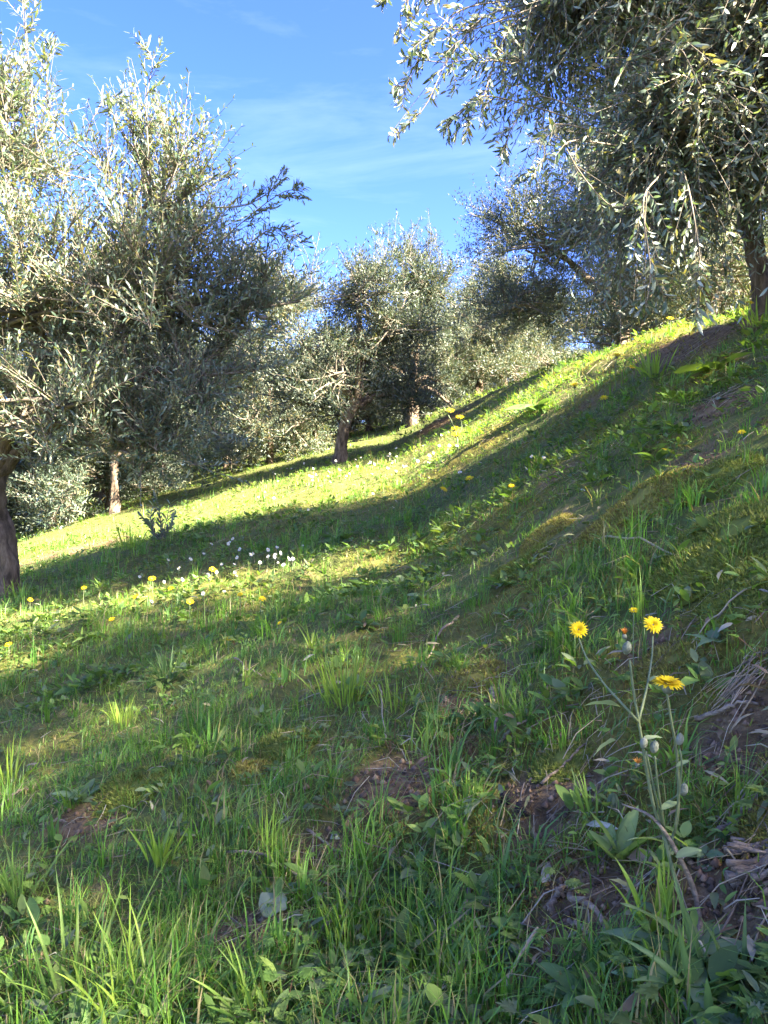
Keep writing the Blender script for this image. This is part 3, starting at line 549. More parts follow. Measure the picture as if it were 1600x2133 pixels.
# ------------------------------------------------------------------ single plants and finds in the grass
def strip_leaf(L, W, curl, rows=8, fold=.18, shape=.9, wav=0., lobes=0, tint=(.1, .16, .05), tip=None, g=R, twist=0., hole=False):
    """one broad leaf along +Y, its midrib a fold, curling down towards the tip"""
    t = np.linspace(0, 1, rows); hw = np.sin(np.pi*np.clip(t, 0, 1)**shape)**.75*W*.5; hw[0] = W*.07; hw[-1] = W*.02
    if lobes: hw *= 1-.45*(np.sin(t*lobes*np.pi*2)*.5+.5)*(1-t*.5)
    ang = curl*t; y = np.cumsum(np.cos(ang))*L/rows; z = -np.cumsum(np.sin(ang))*L/rows; w_ = wav*np.sin(t*13+g.random()*6)*W
    tw = twist*t; ct, st_ = np.cos(tw), np.sin(tw); up = fold*hw*2
    V = np.stack([np.stack([-hw*ct-up*st_, y, z-hw*st_+up*ct+w_], 1), np.stack([0*t, y, z], 1), np.stack([hw*ct-up*st_, y, z+hw*st_+up*ct-w_], 1)], 1).reshape(-1, 3)
    i = np.arange(rows-1)[:, None]*3; Q = np.concatenate([i+[0, 1, 4, 3], i+[1, 2, 5, 4]])
    c = np.array(tint)[None]*(np.linspace(.85, 1.1, rows)[:, None]) if tip is None else np.array(tint)[None]*(1-t[:, None])+np.array(tip)[None]*t[:, None]
    C = np.repeat(c, 3, 0); C[1::3] *= 1.25
    return mesh('leaf', V, None, Q, C, True)
def put(me, name, mat, root, loc, az, el, roll=0., label=None):
    o = bpy.data.objects.new(name, me); COL.objects.link(o); o.parent = root
    if mat and not me.materials: me.materials.append(mat)
    o.location = loc; o.rotation_euler = (Matrix.Rotation(az-math.pi/2, 3, 'Z') @ Matrix.Rotation(el, 3, 'X') @ Matrix.Rotation(roll, 3, 'Y')).to_euler()
    if label: o['label'] = label
    return o
def rosette(label, px, py, n, L, W, tint, seed, el=(.15, .8), curl=(.3, 1.1), lobes=0, shape=.8, name='broadleaf_weed', cat='weed', az=None, group='broad-leaved weeds on the slope', h=.0):
    g = np.random.default_rng(seed); b = hit(px, py); root = thing(name, label, cat, b, group)
    for k in range(n):
        a = k*2.4+g.random()*.6 if az is None else az[k % len(az)]+g.normal()*.12
        me = strip_leaf(L*(.6+.5*g.random()), W*(.7+.4*g.random()), curl[0]+(curl[1]-curl[0])*g.random(), 10, .1+.15*g.random(), shape, .05*g.random(), lobes, np.array(tint)*(.8+.4*g.random()), g=g, twist=g.normal()*.5)
        put(me, 'leaf', M['herb'], root, (g.normal()*.004, g.normal()*.004, h*g.random()), a, el[0]+(el[1]-el[0])*g.random(), g.normal()*.25)
    return root
def blade_tuft(label, px, py, n, L, W, tint, seed, spread=.8, sr=.02, az=None):
    """a tuft whose blades are big enough to pick out: every blade a part"""
    g = np.random.default_rng(seed); b = hit(px, py); root = thing('grass_tuft', label, 'grass tuft', b, 'tall grass tufts')
    for k in range(n):
        a = g.random()*6.283 if az is None else az+g.normal()*.5; l = L*(.45+.6*g.random()); lean = abs(g.normal())*spread*.6
        me = strip_leaf(l, W*(.6+.6*g.random()), .2+lean*1.6*g.random(), 9, .22, .55, 0, 0, np.array(tint)*(.75+.5*g.random()), g=g, twist=g.normal()*.8); me.name = 'blade'
        rr = sr*g.random()**.5; put(me, 'blade', M['grass'], root, (rr*math.cos(a), rr*math.sin(a), -.004), a, math.pi/2-min(lean, 1.2), g.normal()*.6)
    return root
def petals_geo(G, c, nrm_, R0, n, layers, tint, cup=.35, g=R, w=.28):
    nz_ = nrm(np.asarray(nrm_, float)); u = nrm(np.cross(nz_, [.3, .9, .2])); v = np.cross(nz_, u)
    for l in range(layers):
        a = np.linspace(0, 6.283, n, endpoint=False)+l*.37+g.normal(size=n)*.08; cu = cup+.33*l
        rad = np.cos(a)[:, None]*u+np.sin(a)[:, None]*v; D = rad*math.cos(cu)+nz_*math.sin(cu)
        Ls = R0*(1-.2*l)*(.9+.2*g.random(n)); vv, t, q, cc = leaves(c+rad*R0*.08, D, nz_*math.cos(cu)-rad*math.sin(cu), Ls, R0*w, np.array(tint)*(.85+.25*g.random((n, 1))), True, .12); G.add(vv, t, q, cc)
def ellip(G, c, r, tint, axis=(0, 0, 1), n=8, m=6):
    ax = nrm(np.asarray(axis, float)); u = nrm(np.cross(ax, [.31, .88, .27])); v = np.cross(ax, u); th = np.linspace(0, np.pi, m); ph = np.linspace(0, 6.283, n, endpoint=False)
    V = np.asarray(c)+(r[2]*np.cos(th))[:, None, None]*ax+(r[0]*np.sin(th))[:, None, None]*(np.cos(ph)[None, :, None]*u+np.sin(ph)[None, :, None]*v)
    i = np.arange(m-1)[:, None]*n; j = np.arange(n)[None]; j2 = (j+1) % n; Q = np.stack([i+j, i+n+j, i+n+j2, i+j2], -1).reshape(-1, 4); G.add(V.reshape(-1, 3), None, Q, tint)
YEL = (.80, .58, .012)
def stem_part(root, pts, r0, r1, n=14, name='stem', mat='stem', sides=6):
    G = Geo(); v, t, q = tube(curve(pts, n), np.linspace(r0, r1, n), sides); G.add(v, t, q, (.13, .17, .07)); return obj(name, G.mesh(name, root.location, True), M[mat], root)
def head_part(root, c, up, rad, n=22, layers=3, tint=YEL, cup=.2, name='flower_head', w=.24, disc=None, label=None):
    G = Geo(); petals_geo(G, np.asarray(c), up, rad, n, layers, tint, cup, w=w)
    if disc is not None: ellip(G, np.asarray(c)+nrm(np.asarray(up, float))*rad*.06, (rad*.33, rad*.33, rad*.16), disc, up)
    o = obj(name, G.mesh(name, root.location), M['petal'], root)
    G = Geo(); ellip(G, np.asarray(c)-nrm(np.asarray(up, float))*rad*.28, (rad*.36, rad*.36, rad*.42), (.15, .17, .08), up); obj('calyx', G.mesh('calyx', root.location, True), M['bud'], o)
    if label: o['label'] = label
    return o

# the yellow-flowered hawkweed in the foreground
Yb = 0.86
root = thing('hawkweed_plant', 'tall branching yellow hawkweed with grey buds in the right foreground', 'wildflower', hit(1440, 2010))
b = np.array(root.location); Q_ = lambda px, py, Y=Yb: at(px, py, Y)
stem_part(root, [b, Q_(1425, 1900), Q_(1398, 1800), Q_(1385, 1740)], 0.00272, 0.00204)
stem_part(root, [Q_(1392, 1770), Q_(1412, 1700), Q_(1411, 1580, .85), Q_(1398, 1500, .84), Q_(1389, 1440, .83)], 0.00177, 0.00116)
stem_part(root, [Q_(1388, 1750), Q_(1362, 1680), Q_(1345, 1590), Q_(1330, 1500), Q_(1320, 1440), Q_(1312, 1375)], 0.00204, 0.00122)
stem_part(root, [Q_(1331, 1505), Q_(1300, 1470), Q_(1255, 1420, .92), Q_(1222, 1370, 1.0), Q_(1206, 1330, 1.04)], 0.00150, 0.00102)
stem_part(root, [Q_(1331, 1500), Q_(1348, 1430, .9), Q_(1358, 1370, .95), Q_(1360, 1325, .98)], 0.00150, 0.00102)
stem_part(root, [Q_(1380, 1720), Q_(1362, 1640, .83), Q_(1346, 1565, .82)], 0.00129, 0.00095)
stem_part(root, [Q_(1384, 1725), Q_(1372, 1650, .83), Q_(1364, 1575, .82)], 0.00129, 0.00095)
stem_part(root, [Q_(1378, 1700), Q_(1385, 1675), Q_(1404, 1662), Q_(1416, 1652)], 0.00122, 0.00095)
stem_part(root, [Q_(1404, 1740), Q_(1416, 1640, .84), Q_(1420, 1590, .83), Q_(1416, 1560, .83)], 0.00122, 0.00088)
head_part(root, Q_(1391, 1424, .83), (.06, -.12, 1), .0168, 26, 3, YEL, .12, label='flat wide open yellow flower head')
head_part(root, Q_(1205, 1312, 1.05), (-.1, -.75, .55), .0125, 24, 4, YEL, .2)
head_part(root, Q_(1360, 1302, .99), (.05, -.75, .6), .0125, 24, 4, YEL, .2)
head_part(root, Q_(1301, 1322, .87), (0, -.2, 1), .008, 12, 2, (.55, .20, .03), 1.1, 'withered_flower')
head_part(root, Q_(1328, 1590, .84), (0, -.4, 1), .007, 10, 2, (.55, .24, .04), .9, 'withered_flower')
for px, py, Y, r in [(1341, 1548, .82, .0052), (1363, 1556, .82, .006), (1416, 1540, .83, .0056), (1424, 1645, .85, .0062), (1306, 1350, .87, .0065)]:
    G = Geo(); c = Q_(px, py, Y); r *= .8; ellip(G, c, (r, r, r*1.5), (.14, .15, .1), (.15, -.1, 1), 10, 8); ellip(G, c+np.array([.1, 0, 1.3])*r*.95, (r*.3, r*.3, r*.4), (.5, .5, .42), (.1, 0, 1)); obj('bud', G.mesh('bud', b, True), M['bud'], root)
def stem_leaf(px, py, Y, L, W, az, el, tint, roll=0., curl=.5): put(strip_leaf(L, W, curl, 10, .15, .8, .04, 0, tint), 'leaf', M['herb'], root, Vector(Q_(px, py, Y))-root.location, az, el, roll)
stem_leaf(1300, 1475, .88, .045, .019, 2.9, .25, (.25, .30, .19), .5); stem_leaf(1290, 1540, .86, .038, .017, 3.3, -.25, (.24, .28, .18), .7); stem_leaf(1335, 1545, .86, .03, .012, .3, .3, (.2, .25, .14))
for q_ in [(1352, 1620, .83, .03, .007, 2.6, .5), (1372, 1690, .84, .035, .009, .4, .4), (1406, 1600, .84, .022, .006, .2, .6), (1400, 1530, .84, .018, .005, 2.9, .7), (1322, 1450, .87, .02, .006, 2.8, .6), (1350, 1420, .9, .018, .005, .3, .6), (1260, 1425, .92, .02, .006, 2.2, .5), (1395, 1760, .85, .05, .014, 2.8, .3), (1402, 1790, .85, .045, .012, .3, .35)]: stem_leaf(*q_, (.19, .25, .12), .4, .7)
g = np.random.default_rng(91)
for k in range(9): put(strip_leaf(.10*(.7+.5*g.random()), .024, .5+.6*g.random(), 10, .14, .75, .05, 0, np.array((.14, .19, .08))*(.8+.4*g.random()), g=g), 'leaf', M['herb'], root, (g.normal()*.006, g.normal()*.006, .004), k*2.4+g.random(), .25+.7*g.random(), g.normal()*.2)
stem_part(root, [b+np.array([.012, 0, 0]), Q_(1452, 1880), Q_(1418, 1790), Q_(1362, 1705), Q_(1296, 1675, .9)], .0042, .0010, 18, 'dead_stem', 'wood')

# small yellow flowers
def yellow(label, px, py, by, size, n=12, bx=None, group='small yellow flowers on the slope', tilt=None, double=False, tint=YEL):
    b = hit(px if bx is None else bx, by); top = at(px, py, b[1]); root = thing('yellow_flower', label, 'yellow flower', b, group)
    mid = (b+top)/2+np.array([(R.random()-.5)*.02, 0, 0]); stem_part(root, [b-[0, 0, .005], mid, top], max(.0011, b[1]*.0005), max(.0008, b[1]*.0004), 8, sides=5)
    head_part(root, top, tilt or (R.normal()*.25, -.5, .85), size, n, 2, tint, .3, w=.34)
    return root
yellow('tiny yellow flower on a thin stalk between the two round hawkweed heads', 1320, 1272, 1392, .0085)
for lb, px, py, by, sz in [
  ('yellow flower on a tall bare stalk against the sky at the bank crest', 1285, 741, 815, .050), ('orange-yellow flower cluster on the lit bank crest, right of the tall stalk', 1316, 766, 800, .046),
  ('yellow flower clump on the sunlit bank, left of the two crest flowers', 1197, 803, 850, .055), ('yellow flower low in the lit grass below the crest flowers', 1258, 830, 850, .05), ('yellow flower high on the bank below the drooping branches', 1396, 664, 700, .045),
  ('single yellow flower in the shade at the right edge of the bank', 1545, 901, 985, .021), ('yellow flower at the top right corner of the lit turf', 1562, 632, 670, .04), ('yellow flower in the shadow edge below the lit strip', 924, 1020, 1050, .05),
  ('pale yellow flower just right of the one in the shadow edge', 978, 997, 1025, .05), ('orange-yellow flower on the mossy shaded bank', 1384, 938, 960, .02), ('yellow flower in the shade right of centre', 1066, 1013, 1035, .03),
  ('bright yellow flower beside the white daisies on the left', 396, 1255, 1290, .030), ('yellow flower on the left under the tall grass, right of the daisies', 546, 1248, 1290, .03), ('golden yellow flower in the sunny weeds at left', 284, 1243, 1280, .035),
  ('yellow flower at the front of the sunny weeds', 233, 1291, 1325, .028), ('small yellow flower by the left edge, lower of two', 18, 1343, 1375, .028), ('small yellow flower by the left edge, upper of two', 63, 1250, 1280, .03),
  ('yellow flower above the bright one by the daisies', 356, 1226, 1262, .026), ('orange flower among the daisies on the left', 317, 1206, 1240, .036), ('small yellow flower left of the centre grass', 500, 1239, 1275, .026),
  ('tiny yellow bloom in the dark grass at centre', 583, 1298, 1330, .016), ('small yellow bloom by the arching dark tuft', 478, 1331, 1362, .02), ('yellow bloom in the middle of the left daisy patch', 443, 1187, 1225, .035), ('yellow bloom on a stalk behind the left weeds', 175, 1225, 1262, .03)]:
    yellow(lb, px, py, by, sz*.58, 10)
root = thing('flowering_stalk', 'tall spindly yellow-flowered stalk in the lit grass at centre', 'wildflower', hit(955, 938))
b = np.array(root.location); Yc = b[1]; stem_part(root, [b, at(948, 895, Yc), at(925, 848, Yc)], .006, .004, 10); stem_part(root, [at(952, 910, Yc), at(962, 890, Yc), at(958, 868, Yc)], .005, .0035, 8)
for px, py in [(938, 856), (948, 893), (958, 870), (950, 906)]: head_part(root, at(px, py, Yc), (0, -.5, .8), .035, 10, 2, YEL, .3, w=.35)

# white daisies
d0 = None
def daisy(label, px, py, size, stem, group):
    global d0
    b = hit(px, py); g = R
    if d0 is None:
        root = thing('white_daisy', label, 'daisy', b, group); z = np.array([0, 0, 1.]); top = b+z*1.0
        stem_part(root, [b-z*.05, b+[.06, 0, .5], top], .035, .025, 6, sides=4)
        head_part(root, top, (.1, -.35, .9), .36, 14, 1, (.72, .71, .68), .15, w=.24, disc=(.7, .48, .03)); d0 = root
        for ch in root.children: pass
    else:
        root = d0.copy(); COL.objects.link(root); root['label'] = label; root['group'] = group
        for ch in d0.children:
            c = ch.copy(); COL.objects.link(c); c.parent = root
            for gc in ch.children: e = gc.copy(); COL.objects.link(e); e.parent = c
    root.location = b; root.rotation_euler = (g.normal()*.15, g.normal()*.15, g.normal()*.5); root.scale = (size, size, stem)
for k in range(26): daisy('white daisy in the dense white patch on the left below the lit strip', 490+85*R.normal(), 1182+32*R.normal(), 0.021+.013*R.random(), .035+.05*R.random(), 'daisies of the left patch')
for k in range(8): daisy('white daisy in the small patch right of the dense one', 580+26*R.normal(), 1180+14*R.normal(), .03, .07, 'daisies of the small patch')
for k in range(60): px = 540+420*R.random(); daisy('white daisy in the sunlit strip in front of the forked olive', px, 1008-.14*(px-590)+24*R.normal(), .032+.016*R.random(), .05+.05*R.random(), 'daisies of the sunlit strip')
for lb, px, py in [('white daisy left of the bright yellow flower', 375, 1232), ('white daisy lowest on the left by the golden flower', 318, 1280), ('white daisy above the golden flower', 298, 1222), ('white daisy right of the bright yellow flower', 438, 1222), ('white daisy nearest the arching tuft', 425, 1262),
                   ('white daisy highest of three in the central shade', 1108, 975), ('white daisy lowest of three in the central shade', 1090, 1000), ('white daisy right of the other two in the central shade', 1140, 978), ('white daisy at the lower edge of the lit turf at centre', 820, 1075), ('white daisy alone beside the shadow at centre left', 640, 1080)]:
    daisy(lb, px, py, .028, .06, 'single white daisies')

# prominent grass tufts
LG, MG, DG = (.20, .28, .045), (.15, .23, .05), (.10, .165, .055)
for a in [('big bright grass tuft in the middle foreground', 720, 1470, 60, .20, .006, LG, 1, .5, .06), ('dark arching grass tuft left of centre', 350, 1420, 60, .20, .006, DG, 2, 1.5, .03), ('upright bright grass tuft below the arching one', 258, 1515, 34, .13, .006, LG, 3, .35, .04),
          ('broad-bladed bright tuft in the left foreground', 330, 1810, 14, .13, .011, LG, 4, .35, .02), ('narrow grass tuft beside the bare mossy soil', 1090, 1510, 12, .10, .007, MG, 5, .5, .015), ('short broad green blades at the foot of the hawkweed', 1352, 1945, 7, .10, .014, LG, 6, .5, .012),
          ('splayed light green tuft under the dark clod', 975, 1695, 26, .09, .006, LG, 7, 1.3, .02), ('two-bladed pale tuft at upper centre', 650, 1355, 7, .13, .010, LG, 8, .5, .01), ('tall thin tuft at the lower left edge', 40, 1880, 24, .16, .007, MG, 9, .5, .04),
          ('coarse long-bladed tuft in the bottom left corner', 150, 2110, 44, .22, .008, MG, 10, 1.5, .09), ('coarse tuft with crossing blades at bottom left of centre', 300, 2120, 34, .2, .008, LG, 11, 1.4, .08), ('upright tuft beside the round pale leaf', 735, 1960, 26, .10, .007, LG, 12, .6, .04),
          ('light grass tuft lit on the bank crest', 1365, 790, 22, .2, .016, LG, 13, .5, .06), ('thin grass tuft under the right-hand olive trunk', 1585, 690, 24, .2, .012, LG, 14, .6, .08), ('long drooping tuft at the far left edge', 25, 1640, 16, .2, .008, LG, 15, .9, .02),
          ('wide low tuft in the bottom middle', 560, 2100, 24, .13, .009, MG, 16, 1.1, .05), ('single broad blades at the bottom right corner', 1540, 2120, 12, .14, .013, DG, 17, .7, .05), ('grass tuft left of the hawkweed', 1235, 1700, 14, .08, .007, MG, 18, .6, .02),
          ('tall tuft between the daisies and the centre', 590, 1290, 26, .16, .009, MG, 19, .6, .05), ('tuft at the foot of the left trunk, right side', 45, 1245, 26, .16, .012, MG, 22, .7, .07), ('tuft at the foot of the left trunk, left side', 8, 1250, 24, .18, .012, LG, 23, .7, .07), ('grass tuft in front of the sapling', 270, 1150, 22, .26, .014, LG, 20, .5, .08), ('upright tuft behind the middle foreground', 830, 1480, 24, .12, .006, LG, 21, .4, .05)]:
    blade_tuft(a[0], a[1], a[2], int(a[3]*1.5), a[4]*(.85 if a[2] > 1400 else 1), a[5]*(.62 if a[2] > 1100 else .8), *a[6:])
# broad-leaved weeds
H1, H2, H3 = (.10, .165, .05), (.15, .22, .055), (.14, .20, .09)
for lb, px, py, n, L, W, c, sd_, kw in [
  ('large toothed grey-green leaf rosette at the right edge', 1500, 1345, 6, .11, .034, H3, 31, dict(lobes=4)), ('dark glossy rosette in the shade right of centre', 1050, 1225, 9, .13, .035, H1, 32, {}), ('big upright dock leaves on the shaded bank', 1370, 965, 8, .13, .04, H1, 33, dict(el=(.4, 1.0))),
  ('broad leaves in the sun at the top of the bank', 1490, 775, 8, .22, .08, H2, 34, {}), ('dark weed with wide leaves under the lit crest', 1120, 860, 9, .35, .12, H1, 35, {}), ('upright long-leaved rosette beside the hawkweed', 1290, 1800, 9, .10, .026, (.17, .22, .07), 36, dict(el=(.6, 1.2), curl=(.1, .5))),
  ('pale round-leaved weed at the right of the dead stem', 1470, 1790, 4, .055, .035, H3, 37, {}), ('long grey-green leaf rosette at left', 170, 1670, 6, .12, .028, H3, 38, dict(el=(.4, .9))), ('lobed light green weed in the right foreground', 1090, 1960, 12, .07, .036, H2, 39, dict(lobes=3)),
  ('cut-leaved weed at the bottom middle', 860, 2080, 12, .06, .03, H2, 40, dict(lobes=3)), ('low cut-leaved weed at centre bottom left', 835, 1815, 10, .05, .028, H1, 41, dict(lobes=3)), ('feathery weed in the left foreground', 220, 1785, 10, .06, .026, H1, 42, dict(lobes=4)),
  ('narrow-leaved weed in the shaded middle', 800, 1240, 9, .12, .026, H1, 43, {}), ('low rosette in front of the narrow-leaved weed', 760, 1310, 8, .10, .028, H1, 44, {}), ('weed with drooping leaves by the long dry stalk', 1180, 1200, 8, .10, .026, (.12, .18, .05), 45, dict(el=(.5, 1.1))),
  ('grey-leaved weed on the bank near the right edge', 1480, 1110, 7, .10, .03, H3, 46, {}), ('bright cut-leaved weeds by the left trunk', 90, 1290, 12, .12, .06, H2, 47, dict(lobes=3)), ('bright low weed in front of the left trunk', 190, 1330, 12, .10, .05, H2, 48, dict(lobes=3)),
  ('dark flat rosette left of the bare soil', 420, 1600, 9, .07, .024, H1, 49, {}), ('blue-green weed in the bottom right foreground', 1230, 2090, 8, .09, .03, H1, 50, {}), ('long leaves lying at the bottom right', 1440, 2060, 6, .10, .024, H3, 51, {}), ('small rosette under the dead twigs', 1010, 1890, 8, .05, .02, H3, 52, {}),
  ('leafy weed right of the sapling on the left slope', 420, 1130, 9, .16, .05, H1, 53, dict(el=(.4, 1.1))), ('dark leafy weed below the lit strip', 700, 1130, 9, .16, .05, H1, 54, {}), ('weed with toothed leaves under the round yellow heads', 1200, 1440, 8, .06, .02, H1, 55, dict(lobes=4)), ('low weed at the edge of the mossy soil', 880, 1250, 8, .09, .026, H3, 56, {})]:
    rosette(lb, px, py, n+3, L*.78, W*.8, c, sd_, **kw)
# olive sapling
root = thing('olive_sapling', 'dark knee-high olive sapling in the left grass', 'sapling', hit(335, 1125)); b = np.array(root.location); Yc = b[1]; g = np.random.default_rng(77); tp_ = []
for px, py in [(330, 1035), (350, 1050), (312, 1055), (300, 1075), (360, 1075), (322, 1065)]:
    c = curve([b-[0, 0, .02], (b+at(px, py, Yc))/2+g.normal(size=3)*.02, at(px, py, Yc)+[0, g.normal()*.06, 0]], 4); tp_.append(c)
tp_ = np.array(tp_); v, q = tubes(tp_, np.linspace(.006, .002, 4)[None]*np.ones((len(tp_), 1)), 4); G = Geo(); G.add(v, None, q); obj('stem', G.mesh('stem', b), M['twig'], root)
B, D, N, L, W = leaf_on(tp_, 26, g, .075, .02); v, t, q, c = leaves(B, D, N, L, W, ol_col(len(B), g), True); G = Geo(); G.add(v, t, q, c); obj('foliage', G.mesh('foliage', b), M['olive'], root)

# moss cushions
def cushion(label, px, py, r, h, cols, seed, group='moss cushions'):
    h *= .55; r *= 1.1
    g = np.random.default_rng(seed); b = hit(px, py); root = thing('moss_cushion', label, 'moss', b, group)
    n, m = 20, 8; th = np.linspace(0, np.pi/2, m); ph = np.linspace(0, 6.283, n, endpoint=False); rr = 1+.25*(g.random((m, n))-.5); rr[0] = 1
    V = np.stack([r*np.sin(th)[:, None]*np.cos(ph)*rr, r*np.sin(th)[:, None]*np.sin(ph)*rr, (h*np.cos(th)[:, None]*rr)*np.ones((1, n))], -1).reshape(-1, 3)
    V[:, 2] += gz(V[:, 0]+b[0], V[:, 1]+b[1])-b[2]-.006
    i = np.arange(m-1)[:, None]*n; j = np.arange(n)[None]; j2 = (j+1) % n; Q = np.stack([i+j, i+n+j, i+n+j2, i+j2], -1).reshape(-1, 4)
    obj('mound', mesh('mound', V, None, Q, np.array(cols[0])*.9, True), M['moss'], root)
    k = int(min(9000, 1500*max(1, (r/.06)**1.7))); z = g.random(k)**.7; a = g.random(k)*6.283; th = np.arccos(z*.98); s = np.stack([np.sin(th)*np.cos(a), np.sin(th)*np.sin(a), np.cos(th)], 1); h = h; P = s*np.array([r, r, h])*(.92+.1*g.random((k, 1))); P[:, 2] += gz(P[:, 0]+b[0], P[:, 1]+b[1])-b[2]-.006
    D = nrm(s+g.normal(size=(k, 3))*.9+[0, 0, .2]); v, t, q, c = leaves(P, D, g.normal(size=(k, 3)), (.006+.008*g.random(k))*(r/.06)**.25, .0026*(r/.06)**.3, tints(k, cols, g), False, .3); G = Geo(); G.add(v, t, q, c); obj('moss_shoots', G.mesh('moss_shoots'), M['moss'], root, 'stuff')
YM = [(.24, .22, .05), (.19, .19, .04), (.28, .25, .08), (.16, .12, .05)]; GM = [(.17, .20, .04), (.14, .17, .035), (.22, .22, .06)]; BM = [(.19, .12, .06), (.25, .17, .08), (.14, .12, .04)]
for a in [('dry straw-coloured moss cushion left of centre', 525, 1615, .045, .045, YM, 1), ('golden moss cushion in front of the dark clod', 1020, 1745, .036, .026, YM, 2), ('rusty brown moss lump beside the upright stick', 955, 1570, .05, .026, BM, 3), ('yellow moss cushion on the shaded bank', 1140, 1115, .09, .05, YM, 4),
          ('yellow-green moss cushion at the right edge of the foreground', 1588, 1740, .035, .03, YM, 5), ('large green moss hummock high on the right', 1530, 1130, .16, .07, GM, 6), ('green moss cushion above the golden flower heads', 1480, 1010, .12, .05, GM, 7), ('moss pad on top of the bare soil patch', 985, 1420, .07, .03, YM, 8),
          ('wide yellow-green moss hummock below the crest on the shaded bank', 1330, 1060, .16, .07, YM, 14), ('moss hummock at the right edge above the straw bundle', 1575, 1230, .10, .05, GM, 15), ('small golden moss cushion between the round flower heads and the long stalk', 1290, 1215, .07, .04, YM, 16),
          ('moss hummock left of the long straw-coloured stalk', 1080, 1180, .09, .05, GM, 17), ('yellow moss pad behind the withered flower', 1400, 1390, .06, .03, YM, 18), ('low green moss cushion in the middle of the slope', 900, 1130, .12, .05, GM, 19), ('olive moss cushion below the hawkweed leaf', 1170, 1600, .05, .035, GM, 9), ('green moss pad in the middle foreground', 600, 1540, .07, .03, GM, 10), ('moss pad beside the rotten wood', 1480, 1690, .04, .02, GM, 11), ('low brown moss pad left of the hawkweed', 1130, 1820, .06, .018, BM, 12), ('pale moss pad on the left over bare earth', 290, 1640, .09, .025, GM, 13)]:
    cushion(*a)

# dead twigs and dry stalks
def twig(label, pts, r, mat='wood', name='dead_twig', cat='twig', group='dead twigs in the grass', lift=.012, seed=0):
    g = np.random.default_rng(seed); P = np.array([hit(*p) for p in pts]); c = curve(P, 14); c[:, 2] = gz(c[:, 0], c[:, 1])+r+lift*(.4+.6*np.sin(np.linspace(0, 3.1, 14))); c += g.normal(size=c.shape)*r*.5
    v, t, q = tube(c, r*np.linspace(1.1, .6, 14)*(1+.2*g.random(14)), 7); G = Geo(); G.add(v, t, q, (.34, .28, .17)); o = obj(name, G.mesh(name, P[0], True), M[mat], None, None, P[0]); tag(o, label, cat, group)
for k, a in enumerate([('long bent twig above the bare soil at centre', [(955, 1290), (905, 1350), (875, 1400)], .0035), ('short upright-looking stick on the bare soil', [(1027, 1440), (1032, 1530)], .005), ('pale stick standing out in the right foreground', [(985, 1860), (960, 1930), (935, 2010)], .003),
   ('thick grey stick left of the tan leaf', [(1180, 1875), (1240, 1930), (1300, 1985)], .004), ('second grey stick below the thick one', [(1185, 1935), (1250, 1985)], .0028), ('long thin twig curving across the left foreground', [(470, 1785), (560, 1800), (680, 1855), (775, 1900)], .0022),
   ('thin twig pointing down right from the arching tuft', [(468, 1380), (545, 1415)], .003), ('whitish stick on the soil at the right edge', [(1450, 1510), (1580, 1480)], .0035), ('dark twig at the left edge of the foreground', [(0, 1690), (60, 1650)], .0032), ('short twig beside the pale leaf', [(640, 1735), (715, 1785)], .0022),
   ('pale dry stem below the grey leaf', [(1130, 1640), (1220, 1560)], .0025), ('crooked twig beneath the mossy soil', [(1040, 1560), (1100, 1510)], .003), ('short pale stick at the bottom left centre', [(640, 1990), (715, 1920)], .0032), ('twig lying in the bare earth on the left', [(95, 1728), (140, 1722)], .003), ('stick by the pale chip at lower centre', [(1150, 1910), (1185, 1850)], .004)]):
    twig(*a, seed=k)
twig('long straw-coloured stalk lying across the shaded bank', [(1225, 1122), (1370, 1155), (1510, 1198)], .0028, 'straw', 'dry_stalk', 'dry stalk', 'dry stalks', .02, 50)
twig('thin dry stalk at the right edge of the shade', [(1600, 1238), (1500, 1310), (1440, 1360)], .0018, 'straw', 'dry_stalk', 'dry stalk', 'dry stalks', .03, 51)
twig('dry stalk between the bright tuft and the mossy soil', [(790, 1440), (805, 1560)], .0018, 'straw', 'dry_stalk', 'dry stalk', 'dry stalks', .03, 52)
twig('dry bent stalk at the bottom of the right foreground', [(1120, 1960), (1080, 2050), (1050, 2110)], .0022, 'straw', 'dry_stalk', 'dry stalk', 'dry stalks', .03, 53)
g = np.random.default_rng(5); b = hit(1540, 1440); root = thing('straw_bundle', 'bundle of dry grey straw on the bank at the right edge', 'straw', b)
for k in range(26):
    p0 = b+np.array([-.03+.012*g.normal(), .014*g.normal()-.015, 0]); p1 = b+np.array([.03+.014*g.normal(), .015+.024*g.normal(), 0]); c = curve([p0, (p0+p1)/2+g.normal(size=3)*.004, p1], 6); c[:, 2] = gz(c[:, 0], c[:, 1])+.004+.016*g.random()
    v, t, q = tube(c, .0005+.0005*g.random(), 4); G = Geo(); G.add(v, t, q, np.array((.38, .30, .19))*(.7+.5*g.random())); obj('straw', G.mesh('straw', b), M['straw'], root)
